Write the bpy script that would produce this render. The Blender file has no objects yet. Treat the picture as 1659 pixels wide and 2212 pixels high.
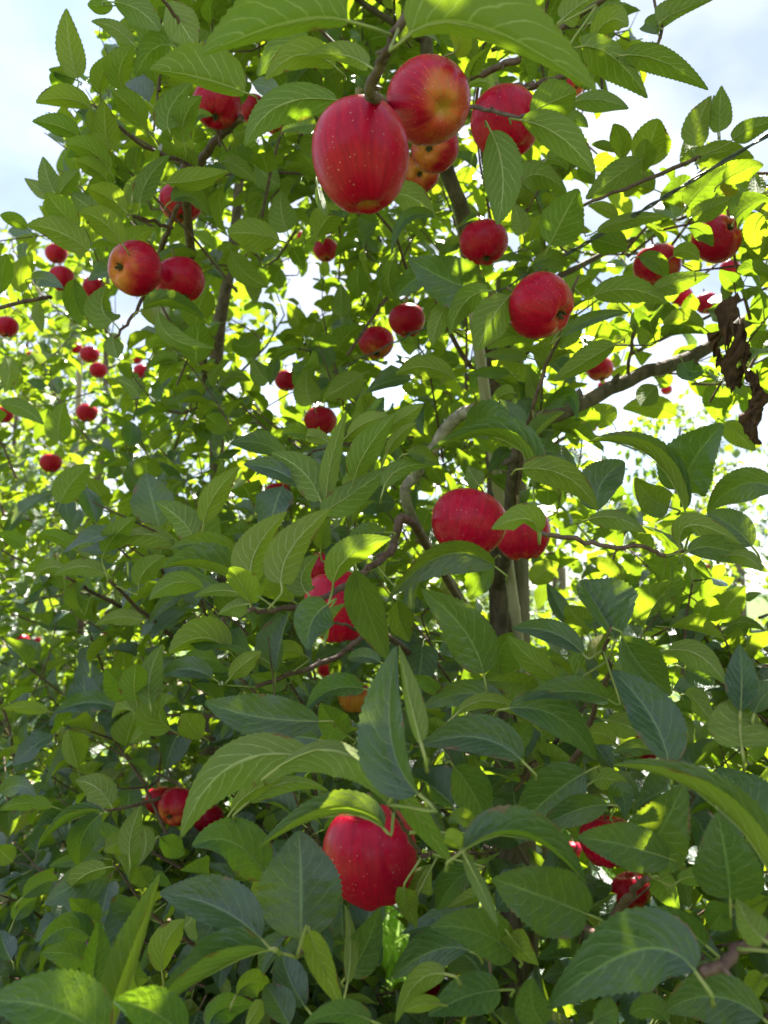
import bpy, math, random
import numpy as np
from mathutils import Vector, Matrix
random.seed(7)
RNG = np.random.default_rng(11)
SC = bpy.context.scene
COL = SC.collection

# ------------------------------------------------------------------ camera, sky, sun, exposure
PITCH = math.radians(6.1)
CAM = Vector((0, 0, 1.5))
FPX = 1662.0                      # focal length in pixels of a 1659 x 2212 picture
cd = bpy.data.cameras.new('camera')
cam = bpy.data.objects.new('camera', cd)
COL.objects.link(cam)
cam.location = CAM
cam.rotation_euler = (math.radians(90) + PITCH, 0, 0)
cd.sensor_fit = 'VERTICAL'
cd.sensor_height = 34.6
cd.lens = 26.0
cd.clip_start = 0.02
cd.clip_end = 3000
cd.dof.use_dof = True
cd.dof.focus_distance = 0.72
cd.dof.aperture_fstop = 8.5
SC.camera = cam

SUN_AZ, SUN_EL = math.radians(14), math.radians(56)     # azimuth clockwise from +Y
world = bpy.data.worlds.new('World')
SC.world = world
world.use_nodes = True
wn, wl = world.node_tree.nodes, world.node_tree.links
wn.clear()
w_out = wn.new('ShaderNodeOutputWorld')
w_bg = wn.new('ShaderNodeBackground')
w_bg.inputs['Strength'].default_value = 0.09
w_sky = wn.new('ShaderNodeTexSky')
w_sky.sky_type = 'NISHITA'
w_sky.sun_disc = False
w_sky.sun_elevation = SUN_EL
w_sky.sun_rotation = SUN_AZ
w_sky.air_density = 1.0
w_sky.dust_density = 0.15
w_tc = wn.new('ShaderNodeTexCoord')
w_sep = wn.new('ShaderNodeSeparateXYZ')
wl.new(w_tc.outputs['Generated'], w_sep.inputs[0])
w_h = wn.new('ShaderNodeMath'); w_h.operation = 'MAXIMUM'; w_h.inputs[1].default_value = 0.0
wl.new(w_sep.outputs['Z'], w_h.inputs[0])
w_h2 = wn.new('ShaderNodeMath'); w_h2.operation = 'ADD'; w_h2.inputs[1].default_value = 0.22
wl.new(w_h.outputs[0], w_h2.inputs[0])
w_div = wn.new('ShaderNodeVectorMath'); w_div.operation = 'DIVIDE'
w_cmb = wn.new('ShaderNodeCombineXYZ')
for i in range(3):
    wl.new(w_h2.outputs[0], w_cmb.inputs[i])
wl.new(w_tc.outputs['Generated'], w_div.inputs[0])
wl.new(w_cmb.outputs[0], w_div.inputs[1])
w_ns = wn.new('ShaderNodeTexNoise')
w_ns.inputs['Scale'].default_value = 1.15
w_ns.inputs['Detail'].default_value = 7
w_ns.inputs['Roughness'].default_value = 0.55
w_ns.inputs['Distortion'].default_value = 0.25
wl.new(w_div.outputs[0], w_ns.inputs['Vector'])
w_rmp = wn.new('ShaderNodeValToRGB')
w_rmp.color_ramp.elements[0].position = 0.43
w_rmp.color_ramp.elements[1].position = 0.58
w_rmp.color_ramp.elements[0].color = (0.66, 0.66, 0.66, 1)
w_rmp.color_ramp.elements[1].color = (0.9, 0.9, 0.9, 1)
wl.new(w_ns.outputs['Fac'], w_rmp.inputs[0])
w_mix = wn.new('ShaderNodeMix'); w_mix.data_type = 'RGBA'
wl.new(w_rmp.outputs[0], w_mix.inputs[0])
wl.new(w_sky.outputs[0], w_mix.inputs[6])
w_n2 = wn.new('ShaderNodeTexNoise')
w_n2.inputs['Scale'].default_value = 1.9
w_n2.inputs['Detail'].default_value = 6
w_n2.inputs['Roughness'].default_value = 0.5
wl.new(w_div.outputs[0], w_n2.inputs['Vector'])
w_r2 = wn.new('ShaderNodeValToRGB')                       # cloud radiance in the sky texture's own units
w_r2.color_ramp.elements[0].position = 0.40
w_r2.color_ramp.elements[1].position = 0.60
w_r2.color_ramp.elements[0].color = (0.135, 0.155, 0.192, 1)
w_r2.color_ramp.elements[1].color = (0.265, 0.27, 0.285, 1)
wl.new(w_n2.outputs['Fac'], w_r2.inputs[0])
w_sc = wn.new('ShaderNodeVectorMath'); w_sc.operation = 'SCALE'; w_sc.inputs['Scale'].default_value = 10.0
wl.new(w_r2.outputs[0], w_sc.inputs[0])
wl.new(w_sc.outputs[0], w_mix.inputs[7])
wl.new(w_mix.outputs[2], w_bg.inputs['Color'])
wl.new(w_bg.outputs[0], w_out.inputs[0])

sd = bpy.data.lights.new('sun', 'SUN')
sd.energy = 4.6
sd.angle = math.radians(0.53)
sd.color = (1.0, 0.95, 0.86)
sun = bpy.data.objects.new('sun', sd)
COL.objects.link(sun)
SUNV = Vector((math.sin(SUN_AZ) * math.cos(SUN_EL), math.cos(SUN_AZ) * math.cos(SUN_EL), math.sin(SUN_EL)))
sun.rotation_euler = SUNV.to_track_quat('Z', 'Y').to_euler()
sun.location = (3, 6, 8)

SC.view_settings.view_transform = 'Standard'
SC.view_settings.look = 'None'
SC.view_settings.gamma = 1.0
SC.view_settings.use_curve_mapping = False
SC.view_settings.exposure = 2.45
SC.render.engine = 'CYCLES'
SC.cycles.max_bounces = 10
SC.cycles.transmission_bounces = 8
SC.cycles.diffuse_bounces = 5
SC.cycles.use_denoising = True

# ------------------------------------------------------------------ picture <-> place
FW = Vector((0, math.cos(PITCH), math.sin(PITCH)))
UP = Vector((0, -math.sin(PITCH), math.cos(PITCH)))
RT = Vector((1, 0, 0))
def at(px, py, d):
    return CAM + RT * ((px - 829.5) / FPX * d) + UP * ((1106 - py) / FPX * d) + FW * d
def project(P):
    """(n,3) world points -> px, py, depth"""
    Q = np.asarray(P, float) - np.array(CAM)
    d = Q @ np.array(FW)
    dd = np.where(d > 1e-4, d, 1e-4)
    return 829.5 + Q @ np.array(RT) / dd * FPX, 1106 - Q @ np.array(UP) / dd * FPX, d
TILE = {'A': (0, 0), 'B': (829.5, 0), 'C': (0, 553), 'D': (829.5, 553),
        'E': (0, 1105.5), 'F': (829.5, 1105.5), 'G': (0, 1659), 'H': (829.5, 1659)}
def tp(t, x, y):
    return TILE[t][0] + x / 2, TILE[t][1] + y / 2

def inpoly(px, py, poly):
    n = len(poly); c = np.zeros(px.shape, bool); j = n - 1
    for i in range(n):
        xi, yi = poly[i]; xj, yj = poly[j]
        cond = ((yi > py) != (yj > py)) & (px < (xj - xi) * (py - yi) / (yj - yi + 1e-9) + xi)
        c ^= cond; j = i
    return c

# ------------------------------------------------------------------ materials
def new_mat(name):
    m = bpy.data.materials.new(name); m.use_nodes = True
    m.node_tree.nodes.clear()
    return m, m.node_tree.nodes, m.node_tree.links
def N(ns, kind, **kw):
    n = ns.new(kind)
    for k, v in kw.items():
        setattr(n, k, v)
    return n
def math_node(ns, ls, op, a, b=None, c=None, clamp=False):
    n = ns.new('ShaderNodeMath'); n.operation = op; n.use_clamp = clamp
    for i, v in enumerate((a, b, c)):
        if v is None: continue
        if isinstance(v, (int, float)): n.inputs[i].default_value = v
        else: ls.new(v, n.inputs[i])
    return n.outputs[0]
def mixc(ns, ls, f, a, b, blend='MIX'):
    n = ns.new('ShaderNodeMix'); n.data_type = 'RGBA'; n.blend_type = blend
    for idx, v in ((0, f), (6, a), (7, b)):
        if isinstance(v, (int, float)): n.inputs[idx].default_value = v
        elif isinstance(v, tuple): n.inputs[idx].default_value = v if len(v) == 4 else (*v, 1)
        else: ls.new(v, n.inputs[idx])
    return n.outputs[2]
def smooth(ns, ls, x, lo, hi, a=0.0, b=1.0):
    n = ns.new('ShaderNodeMapRange'); n.interpolation_type = 'SMOOTHSTEP'
    ls.new(x, n.inputs[0])
    n.inputs[1].default_value = lo; n.inputs[2].default_value = hi
    n.inputs[3].default_value = a; n.inputs[4].default_value = b
    return n.outputs[0]

def leaf_material():
    m, ns, ls = new_mat('leaf')
    out = N(ns, 'ShaderNodeOutputMaterial')
    uv = N(ns, 'ShaderNodeUVMap', uv_map='UVMap')
    sp = N(ns, 'ShaderNodeSeparateXYZ'); ls.new(uv.outputs[0], sp.inputs[0])
    u = sp.outputs['X']
    v = math_node(ns, ls, 'MULTIPLY_ADD', sp.outputs['Y'], 2.0, -1.0)
    av = math_node(ns, ls, 'ABSOLUTE', v)
    tint = N(ns, 'ShaderNodeAttribute', attribute_name='tint', attribute_type='GEOMETRY').outputs['Fac']
    oi = N(ns, 'ShaderNodeObjectInfo').outputs['Random']
    r = math_node(ns, ls, 'FRACT', math_node(ns, ls, 'ADD', tint, oi))
    geo = N(ns, 'ShaderNodeNewGeometry')
    back = geo.outputs['Backfacing']
    # midrib, side veins that leave it at an angle and bend towards the tip
    rib = smooth(ns, ls, av, 0.022, 0.065, 1, 0)
    av2 = math_node(ns, ls, 'POWER', av, 1.35)
    side = math_node(ns, ls, 'GREATER_THAN', v, 0.0)
    ph = math_node(ns, ls, 'MULTIPLY_ADD', av2, -2.4, math_node(ns, ls, 'MULTIPLY', u, 7.5))
    ph = math_node(ns, ls, 'ADD', ph, math_node(ns, ls, 'MULTIPLY', side, 0.42))
    nz = N(ns, 'ShaderNodeTexNoise'); nz.inputs['Scale'].default_value = 5
    ls.new(uv.outputs[0], nz.inputs['Vector'])
    ph = math_node(ns, ls, 'MULTIPLY_ADD', nz.outputs['Fac'], 0.8, ph)
    fr = math_node(ns, ls, 'ABSOLUTE', math_node(ns, ls, 'SUBTRACT', math_node(ns, ls, 'FRACT', ph), 0.5))
    vein = smooth(ns, ls, fr, 0.02, 0.08, 1, 0)
    vein = math_node(ns, ls, 'MULTIPLY', vein, smooth(ns, ls, av, 0.55, 1.0, 1, 0.15))
    pillow = math_node(ns, ls, 'MULTIPLY', fr, 1.0)
    vor = N(ns, 'ShaderNodeTexVoronoi', feature='DISTANCE_TO_EDGE'); vor.inputs['Scale'].default_value = 26
    cx = N(ns, 'ShaderNodeCombineXYZ'); ls.new(u, cx.inputs[0])
    ls.new(math_node(ns, ls, 'MULTIPLY', v, 0.28), cx.inputs[1]); ls.new(r, cx.inputs[2])
    ls.new(cx.outputs[0], vor.inputs['Vector'])
    net = smooth(ns, ls, vor.outputs['Distance'], 0.02, 0.12, 1, 0)
    veins = math_node(ns, ls, 'MAXIMUM', rib, math_node(ns, ls, 'MULTIPLY', vein, 0.62))
    blotch = N(ns, 'ShaderNodeTexNoise'); blotch.inputs['Scale'].default_value = 13; blotch.inputs['Detail'].default_value = 4
    # upper face
    top = mixc(ns, ls, r, (0.010, 0.032, 0.030), (0.022, 0.048, 0.030))
    top = mixc(ns, ls, math_node(ns, ls, 'MULTIPLY', blotch.outputs['Fac'], 0.4), top, (0.016, 0.044, 0.034))
    top = mixc(ns, ls, math_node(ns, ls, 'MULTIPLY', veins, 0.75), top, (0.16, 0.25, 0.10))
    # brown specks here and there
    sv = N(ns, 'ShaderNodeTexVoronoi'); sv.inputs['Scale'].default_value = 3.2
    ls.new(cx.outputs[0], sv.inputs['Vector'])
    speck = smooth(ns, ls, sv.outputs['Distance'], 0.03, 0.07, 1, 0)
    gate = math_node(ns, ls, 'GREATER_THAN', math_node(ns, ls, 'FRACT', math_node(ns, ls, 'MULTIPLY', r, 7.0)), 0.6)
    old = math_node(ns, ls, 'MULTIPLY', smooth(ns, ls, r, 0.955, 0.985), math_node(ns, ls, 'GREATER_THAN', tint, 0.0001))
    top = mixc(ns, ls, math_node(ns, ls, 'MULTIPLY', old, 0.8), top, (0.22, 0.19, 0.03))
    top = mixc(ns, ls, math_node(ns, ls, 'MULTIPLY', speck, math_node(ns, ls, 'MULTIPLY', gate, 0.85)), top, (0.13, 0.04, 0.02))
    und = mixc(ns, ls, r, (0.112, 0.152, 0.040), (0.158, 0.184, 0.038))
    und = mixc(ns, ls, math_node(ns, ls, 'MULTIPLY', net, 0.25), und, (0.20, 0.26, 0.10))
    und = mixc(ns, ls, math_node(ns, ls, 'MULTIPLY', veins, 0.85), und, (0.40, 0.44, 0.20))
    rimn = N(ns, 'ShaderNodeTexNoise'); rimn.inputs['Scale'].default_value = 4.5; rimn.inputs['Detail'].default_value = 3
    ls.new(cx.outputs[0], rimn.inputs['Vector'])
    rim = smooth(ns, ls, math_node(ns, ls, 'ADD', math_node(ns, ls, 'MULTIPLY', av, 0.55), math_node(ns, ls, 'MULTIPLY', rimn.outputs['Fac'], 1.0)), 1.08, 1.18)
    dry = math_node(ns, ls, 'MULTIPLY', rim, 0.8)
    base = mixc(ns, ls, back, top, und)
    base = mixc(ns, ls, dry, base, (0.16, 0.085, 0.035))
    hgt = math_node(ns, ls, 'MULTIPLY_ADD', veins, -0.35, math_node(ns, ls, 'MULTIPLY', pillow, 0.55))
    hgt = math_node(ns, ls, 'MULTIPLY_ADD', net, -0.12, hgt)
    ls.new(cx.outputs[0], blotch.inputs['Vector'])
    hgt = math_node(ns, ls, 'MULTIPLY_ADD', blotch.outputs['Fac'], 1.5, hgt)
    bmp = N(ns, 'ShaderNodeBump'); bmp.inputs['Strength'].default_value = 0.6; bmp.inputs['Distance'].default_value = 0.0012
    ls.new(hgt, bmp.inputs['Height'])
    pb = N(ns, 'ShaderNodeBsdfPrincipled')
    ls.new(base, pb.inputs['Base Color'])
    ls.new(mixc(ns, ls, back, (0.35, 0.35, 0.35), (0.75, 0.75, 0.75)), pb.inputs['Roughness'])
    ls.new(mixc(ns, ls, back, (0.75, 0.75, 0.75), (0.25, 0.2, 0.2)), pb.inputs['Specular IOR Level'])
    ls.new(bmp.outputs[0], pb.inputs['Normal'])
    tr = N(ns, 'ShaderNodeBsdfTranslucent')
    tc = mixc(ns, ls, r, (0.38, 0.64, 0.016), (0.62, 0.82, 0.022))
    tc = mixc(ns, ls, math_node(ns, ls, 'MULTIPLY', veins, 0.40), tc, (0.62, 0.66, 0.10))
    tc = mixc(ns, ls, math_node(ns, ls, 'MULTIPLY', net, 0.18), tc, (0.20, 0.42, 0.01))
    tc = mixc(ns, ls, dry, tc, (0.25, 0.12, 0.02))
    ls.new(tc, tr.inputs['Color'])
    ls.new(bmp.outputs[0], tr.inputs['Normal'])
    mx = N(ns, 'ShaderNodeMixShader'); mx.inputs[0].default_value = 0.27
    ls.new(pb.outputs[0], mx.inputs[1]); ls.new(tr.outputs[0], mx.inputs[2])
    ls.new(mx.outputs[0], out.inputs[0])
    return m

def simple(name, c1, c2, scale=40, rough=0.8, bump=0.4, dist=0.002, stretch=(1, 1, 1), spec=0.3, detail=6):
    m, ns, ls = new_mat(name)
    out = N(ns, 'ShaderNodeOutputMaterial'); pb = N(ns, 'ShaderNodeBsdfPrincipled')
    tc = N(ns, 'ShaderNodeTexCoord'); mp = N(ns, 'ShaderNodeMapping'); mp.inputs['Scale'].default_value = stretch
    ls.new(tc.outputs['Object'], mp.inputs[0])
    nz = N(ns, 'ShaderNodeTexNoise'); nz.inputs['Scale'].default_value = scale; nz.inputs['Detail'].default_value = detail
    nz.inputs['Roughness'].default_value = 0.65
    ls.new(mp.outputs[0], nz.inputs['Vector'])
    f = smooth(ns, ls, nz.outputs['Fac'], 0.32, 0.68)
    ls.new(mixc(ns, ls, f, c1, c2), pb.inputs['Base Color'])
    pb.inputs['Roughness'].default_value = rough; pb.inputs['Specular IOR Level'].default_value = spec
    b = N(ns, 'ShaderNodeBump'); b.inputs['Strength'].default_value = bump; b.inputs['Distance'].default_value = dist
    ls.new(nz.outputs['Fac'], b.inputs['Height']); ls.new(b.outputs[0], pb.inputs['Normal'])
    ls.new(pb.outputs[0], out.inputs[0])
    return m

def apple_material():
    m, ns, ls = new_mat('apple_skin')
    out = N(ns, 'ShaderNodeOutputMaterial'); pb = N(ns, 'ShaderNodeBsdfPrincipled')
    tc = N(ns, 'ShaderNodeTexCoord'); oi = N(ns, 'ShaderNodeObjectInfo')
    blush = N(ns, 'ShaderNodeAttribute', attribute_name='blush', attribute_type='OBJECT').outputs['Fac']
    off = N(ns, 'ShaderNodeVectorMath', operation='ADD')
    cmb = N(ns, 'ShaderNodeCombineXYZ')
    ls.new(math_node(ns, ls, 'MULTIPLY', oi.outputs['Random'], 17.0), cmb.inputs[2])
    nrm = N(ns, 'ShaderNodeVectorMath', operation='NORMALIZE'); ls.new(tc.outputs['Object'], nrm.inputs[0])
    ls.new(nrm.outputs[0], off.inputs[0]); ls.new(cmb.outputs[0], off.inputs[1])
    sp = N(ns, 'ShaderNodeSeparateXYZ'); ls.new(nrm.outputs[0], sp.inputs[0])
    # streaks that run from stem to eye
    ang = math_node(ns, ls, 'ARCTAN2', sp.outputs['Y'], sp.outputs['X'])
    c2 = N(ns, 'ShaderNodeCombineXYZ')
    ls.new(math_node(ns, ls, 'MULTIPLY', math_node(ns, ls, 'SINE', ang), 6.0), c2.inputs[0])
    ls.new(math_node(ns, ls, 'MULTIPLY', math_node(ns, ls, 'COSINE', ang), 6.0), c2.inputs[1])
    ls.new(math_node(ns, ls, 'MULTIPLY_ADD', sp.outputs['Z'], 0.8, math_node(ns, ls, 'MULTIPLY', oi.outputs['Random'], 31.0)), c2.inputs[2])
    st = N(ns, 'ShaderNodeTexNoise'); st.inputs['Scale'].default_value = 1.8; st.inputs['Detail'].default_value = 5; st.inputs['Roughness'].default_value = 0.7
    ls.new(c2.outputs[0], st.inputs['Vector'])
    big = N(ns, 'ShaderNodeTexNoise'); big.inputs['Scale'].default_value = 1.1; big.inputs['Detail'].default_value = 2
    ls.new(off.outputs[0], big.inputs['Vector'])
    red = mixc(ns, ls, smooth(ns, ls, st.outputs['Fac'], 0.3, 0.7), (0.34, 0.001, 0.028), (0.52, 0.003, 0.032))
    # ground colour shows towards the eye (object -Z) by the amount of blush
    low = math_node(ns, ls, 'MULTIPLY', sp.outputs['Z'], -0.55)
    g = math_node(ns, ls, 'ADD', low, math_node(ns, ls, 'MULTIPLY', big.outputs['Fac'], 0.9))
    g = math_node(ns, ls, 'MULTIPLY_ADD', st.outputs['Fac'], 0.55, g)
    g = math_node(ns, ls, 'ADD', g, math_node(ns, ls, 'MULTIPLY', blush, 0.45))
    f = smooth(ns, ls, g, 1.22, 1.75)
    ground = mixc(ns, ls, smooth(ns, ls, st.outputs['Fac'], 0.35, 0.65), (0.62, 0.30, 0.05), (0.62, 0.13, 0.03))
    colr = mixc(ns, ls, f, red, ground)
    # green-yellow ring right at the eye
    eye = smooth(ns, ls, sp.outputs['Z'], -0.999, -0.965, 1, 0)
    colr = mixc(ns, ls, math_node(ns, ls, 'MULTIPLY', eye, 0.55), colr, (0.42, 0.30, 0.05))
    vor = N(ns, 'ShaderNodeTexVoronoi'); vor.inputs['Scale'].default_value = 10; vor.inputs['Randomness'].default_value = 1.0
    ls.new(off.outputs[0], vor.inputs['Vector'])
    dsz = N(ns, 'ShaderNodeSeparateColor'); ls.new(vor.outputs['Color'], dsz.inputs[0])
    thr = math_node(ns, ls, 'MULTIPLY_ADD', dsz.outputs[0], 0.11, 0.085)
    dot = math_node(ns, ls, 'SUBTRACT', 1.0, math_node(ns, ls, 'DIVIDE', vor.outputs['Distance'], thr), clamp=True)
    dot = math_node(ns, ls, 'POWER', dot, 0.6)
    dot = math_node(ns, ls, 'MULTIPLY', dot, smooth(ns, ls, dsz.outputs[1], 0.1, 0.5))
    dot = math_node(ns, ls, 'MULTIPLY', dot, smooth(ns, ls, big.outputs['Fac'], 0.25, 0.6, 0.35, 1.0))
    colr = mixc(ns, ls, math_node(ns, ls, 'MULTIPLY', dot, 0.75), colr, (0.85, 0.50, 0.42))
    ls.new(colr, pb.inputs['Base Color'])
    rn = N(ns, 'ShaderNodeTexNoise'); rn.inputs['Scale'].default_value = 3; ls.new(off.outputs[0], rn.inputs['Vector'])
    ls.new(smooth(ns, ls, rn.outputs['Fac'], 0.3, 0.7, 0.22, 0.36), pb.inputs['Roughness'])
    pb.inputs['Specular IOR Level'].default_value = 0.22
    pb.inputs['Sheen Weight'].default_value = 0.0
    pb.inputs['Sheen Roughness'].default_value = 0.5
    bn = N(ns, 'ShaderNodeBump'); bn.inputs['Strength'].default_value = 0.10; bn.inputs['Distance'].default_value = 0.002
    ls.new(math_node(ns, ls, 'MULTIPLY_ADD', big.outputs['Fac'], 2.0, st.outputs['Fac']), bn.inputs['Height'])
    ls.new(bn.outputs[0], pb.inputs['Normal'])
    ls.new(pb.outputs[0], out.inputs[0])
    return m

M_LEAF = leaf_material()
M_PET = simple('petiole', (0.20, 0.26, 0.06), (0.30, 0.30, 0.10), 60, 0.6, 0.1)
M_BARK = simple('bark', (0.075, 0.052, 0.043), (0.18, 0.135, 0.105), 60, 0.85, 1.0, 0.006, (1, 1, 0.35))
M_TWIG = simple('twig_bark', (0.085, 0.042, 0.036), (0.17, 0.105, 0.080), 110, 0.6, 0.5, 0.001, (1, 1, 1))
M_GREY = simple('grey_bark', (0.17, 0.14, 0.11), (0.36, 0.31, 0.25), 70, 0.85, 0.7, 0.002)
M_WOOD = simple('weathered_wood', (0.10, 0.075, 0.055), (0.27, 0.22, 0.17), 30, 0.85, 0.8, 0.004, (2.5, 2.5, 0.15))
M_CANE = simple('bamboo', (0.36, 0.30, 0.20), (0.50, 0.44, 0.32), 30, 0.5, 0.2, 0.001, (1, 1, 0.1))
M_WIRE = simple('wire', (0.05, 0.05, 0.055), (0.13, 0.13, 0.14), 90, 0.5, 0.2, 0.0005, spec=0.5)
M_DEAD = simple('dead_leaf', (0.045, 0.020, 0.014), (0.12, 0.055, 0.034), 60, 0.8, 0.7, 0.002)
M_STEM = simple('apple_stem', (0.12, 0.09, 0.03), (0.22, 0.18, 0.07), 60, 0.6, 0.2)
M_CALYX = simple('calyx', (0.05, 0.045, 0.025), (0.14, 0.12, 0.06), 60, 0.9, 0.3)
M_APPLE = apple_material()
M_GRASSB = simple('grass_blade', (0.12, 0.22, 0.02), (0.17, 0.28, 0.03), 1.5, 0.6, 0.0)
M_GROUND = simple('grass_ground', (0.05, 0.10, 0.018), (0.11, 0.16, 0.035), 1.3, 0.95, 0.6, 0.05)
M_SOIL = simple('soil', (0.14, 0.10, 0.065), (0.30, 0.23, 0.16), 7, 0.95, 0.9, 0.03)
M_FIELD = simple('far_wood', (0.03, 0.06, 0.02), (0.06, 0.10, 0.04), 0.4, 0.95, 0.3)

# ------------------------------------------------------------------ object helpers
def link(name, me, parent=None, mats=()):
    o = bpy.data.objects.new(name, me); COL.objects.link(o)
    for m in mats: me.materials.append(m)
    if parent is not None: o.parent = parent
    return o
def tag(o, label=None, cat=None, group=None, kind=None):
    if label: o['label'] = label
    if cat: o['category'] = cat
    if group: o['group'] = group
    if kind: o['kind'] = kind
    return o
def empty(name, loc=(0, 0, 0)):
    o = bpy.data.objects.new(name, None); COL.objects.link(o)
    o.location = loc; o.empty_display_size = 0.1
    return o

class MB:
    def __init__(self):
        self.v = []; self.f = []; self.mi = []; self.uv = []; self.n = 0
    def add(self, verts, faces, mi=0, uvs=None):
        self.v.extend(verts)
        self.f.extend([tuple(i + self.n for i in f) for f in faces])
        self.mi.extend([mi] * len(faces))
        self.uv.extend(uvs if uvs is not None else [(0.5, 0.5)] * len(verts))
        self.n += len(verts)
    def tube(self, pts, radii, seg=6, mi=0, cap=True, wob=0.0):
        pts = [Vector(p) for p in pts]
        n = len(pts); V = []; ref = None
        for i, p in enumerate(pts):
            t = (pts[min(i + 1, n - 1)] - pts[max(i - 1, 0)])
            if t.length < 1e-9: t = Vector((0, 0, 1))
            t.normalize()
            if ref is None:
                ref = t.orthogonal().normalized()
            ref = (ref - t * ref.dot(t)).normalized()
            b = t.cross(ref)
            for k in range(seg):
                a = 2 * math.pi * k / seg
                rr = radii[i] * (1 + (random.uniform(-wob, wob) if wob else 0))
                V.append(p + (ref * math.cos(a) + b * math.sin(a)) * rr)
        F = []
        for i in range(n - 1):
            for k in range(seg):
                F.append((i * seg + k, i * seg + (k + 1) % seg, (i + 1) * seg + (k + 1) % seg, (i + 1) * seg + k))
        if cap:
            F.append(tuple(reversed(range(seg)))); F.append(tuple((n - 1) * seg + k for k in range(seg)))
        self.add(V, F, mi)
    def box(self, c, h, mi=0):
        x, y, z = h
        V = [Vector(c) + Vector((sx * x, sy * y, sz * z)) for sz in (-1, 1) for sy in (-1, 1) for sx in (-1, 1)]
        self.add(V, [(0, 2, 3, 1), (4, 5, 7, 6), (0, 1, 5, 4), (2, 6, 7, 3), (0, 4, 6, 2), (1, 3, 7, 5)], mi)
    def build(self, name, mats, parent=None, origin=None, smooth_=True, tint=None):
        me = bpy.data.meshes.new(name)
        o3 = Vector(origin) if origin is not None else Vector((0, 0, 0))
        me.from_pydata([tuple(Vector(v) - o3) for v in self.v], [], self.f)
        for m in mats: me.materials.append(m)
        if len(mats) > 1: me.polygons.foreach_set('material_index', self.mi)
        if smooth_: me.polygons.foreach_set('use_smooth', [True] * len(me.polygons))
        uvl = me.uv_layers.new(name='UVMap')
        li = np.empty(len(me.loops), np.int32); me.loops.foreach_get('vertex_index', li)
        uvl.data.foreach_set('uv', np.asarray(self.uv, np.float32)[li].ravel())
        if tint is not None:
            a = me.attributes.new('tint', 'FLOAT', 'POINT'); a.data.foreach_set('value', [tint] * len(me.vertices))
        o = link(name, me, parent)
        o.location = o3
        if parent is not None: o.location = o3 - parent_loc(parent)
        return o
def parent_loc(p):
    l = Vector((0, 0, 0))
    while p is not None:
        l += p.location; p = p.parent
    return l

def catmull(pts, k=5):
    P = [np.array(p, float) for p in pts]
    if len(P) < 3:
        return [P[0] + (P[-1] - P[0]) * t for t in np.linspace(0, 1, k + 1)]
    out = []
    for i in range(len(P) - 1):
        p0 = P[i - 1] if i else 2 * P[0] - P[1]
        p1, p2 = P[i], P[i + 1]
        p3 = P[i + 2] if i + 2 < len(P) else 2 * P[-1] - P[-2]
        for t in np.arange(k) / k:
            out.append(0.5 * (2 * p1 + (p2 - p0) * t + (2 * p0 - 5 * p1 + 4 * p2 - p3) * t * t + (3 * p1 - p0 - 3 * p2 + p3) * t ** 3))
    out.append(P[-1])
    return out

# ------------------------------------------------------------------ ground
ROW = Vector((-0.60, 0.80, 0)).normalized()
ROWP = Vector((0.80, 0.60, 0)).normalized()
MAIN = Vector((0.2, 1.6, 0))
def sheet(name, corners, z, mat, kind='structure', n=1):
    mb = MB()
    mb.add([Vector((x, y, z)) for x, y in corners], [(0, 1, 2, 3)])
    o = mb.build(name, [mat], smooth_=False)
    o['kind'] = kind
    return o
sheet('ground', [(-1500, -1500), (1500, -1500), (1500, 1500), (-1500, 1500)], 0, M_GROUND)
def strip(name, off, half, s0, s1, z, mat):
    c = MAIN + ROWP * off
    a, b = c + ROW * s0, c + ROW * s1
    P = [a - ROWP * half, a + ROWP * half, b + ROWP * half, b - ROWP * half]
    return sheet(name, [(p.x, p.y) for p in P], z, mat)
strip('soil_strip', 0, 0.45, -4, 16, 0.004, M_SOIL)
strip('soil_strip', 4.0, 0.45, 1.2, 26, 0.004, M_SOIL)
# far wood on the horizon
mb = MB()
wv, wf = [], []
for i in range(160):
    x = -420 + i * 7
    h = 3.2 + 1.6 * math.sin(i * 0.7) * math.sin(i * 0.23) + random.uniform(-0.6, 0.6)
    for yy, zz in ((395, 0), (400, h), (409, h * 0.9), (414, 0)):
        wv.append(Vector((x, yy + random.uniform(-1, 1), zz)))
for i in range(159):
    for k in range(3):
        a = i * 4 + k
        wf.append((a, a + 1, a + 5, a + 4))
mb.add(wv, wf)
tag(mb.build('distant_wood', [M_FIELD]), 'low dark line of distant trees on the horizon', 'wood', kind='stuff')
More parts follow.
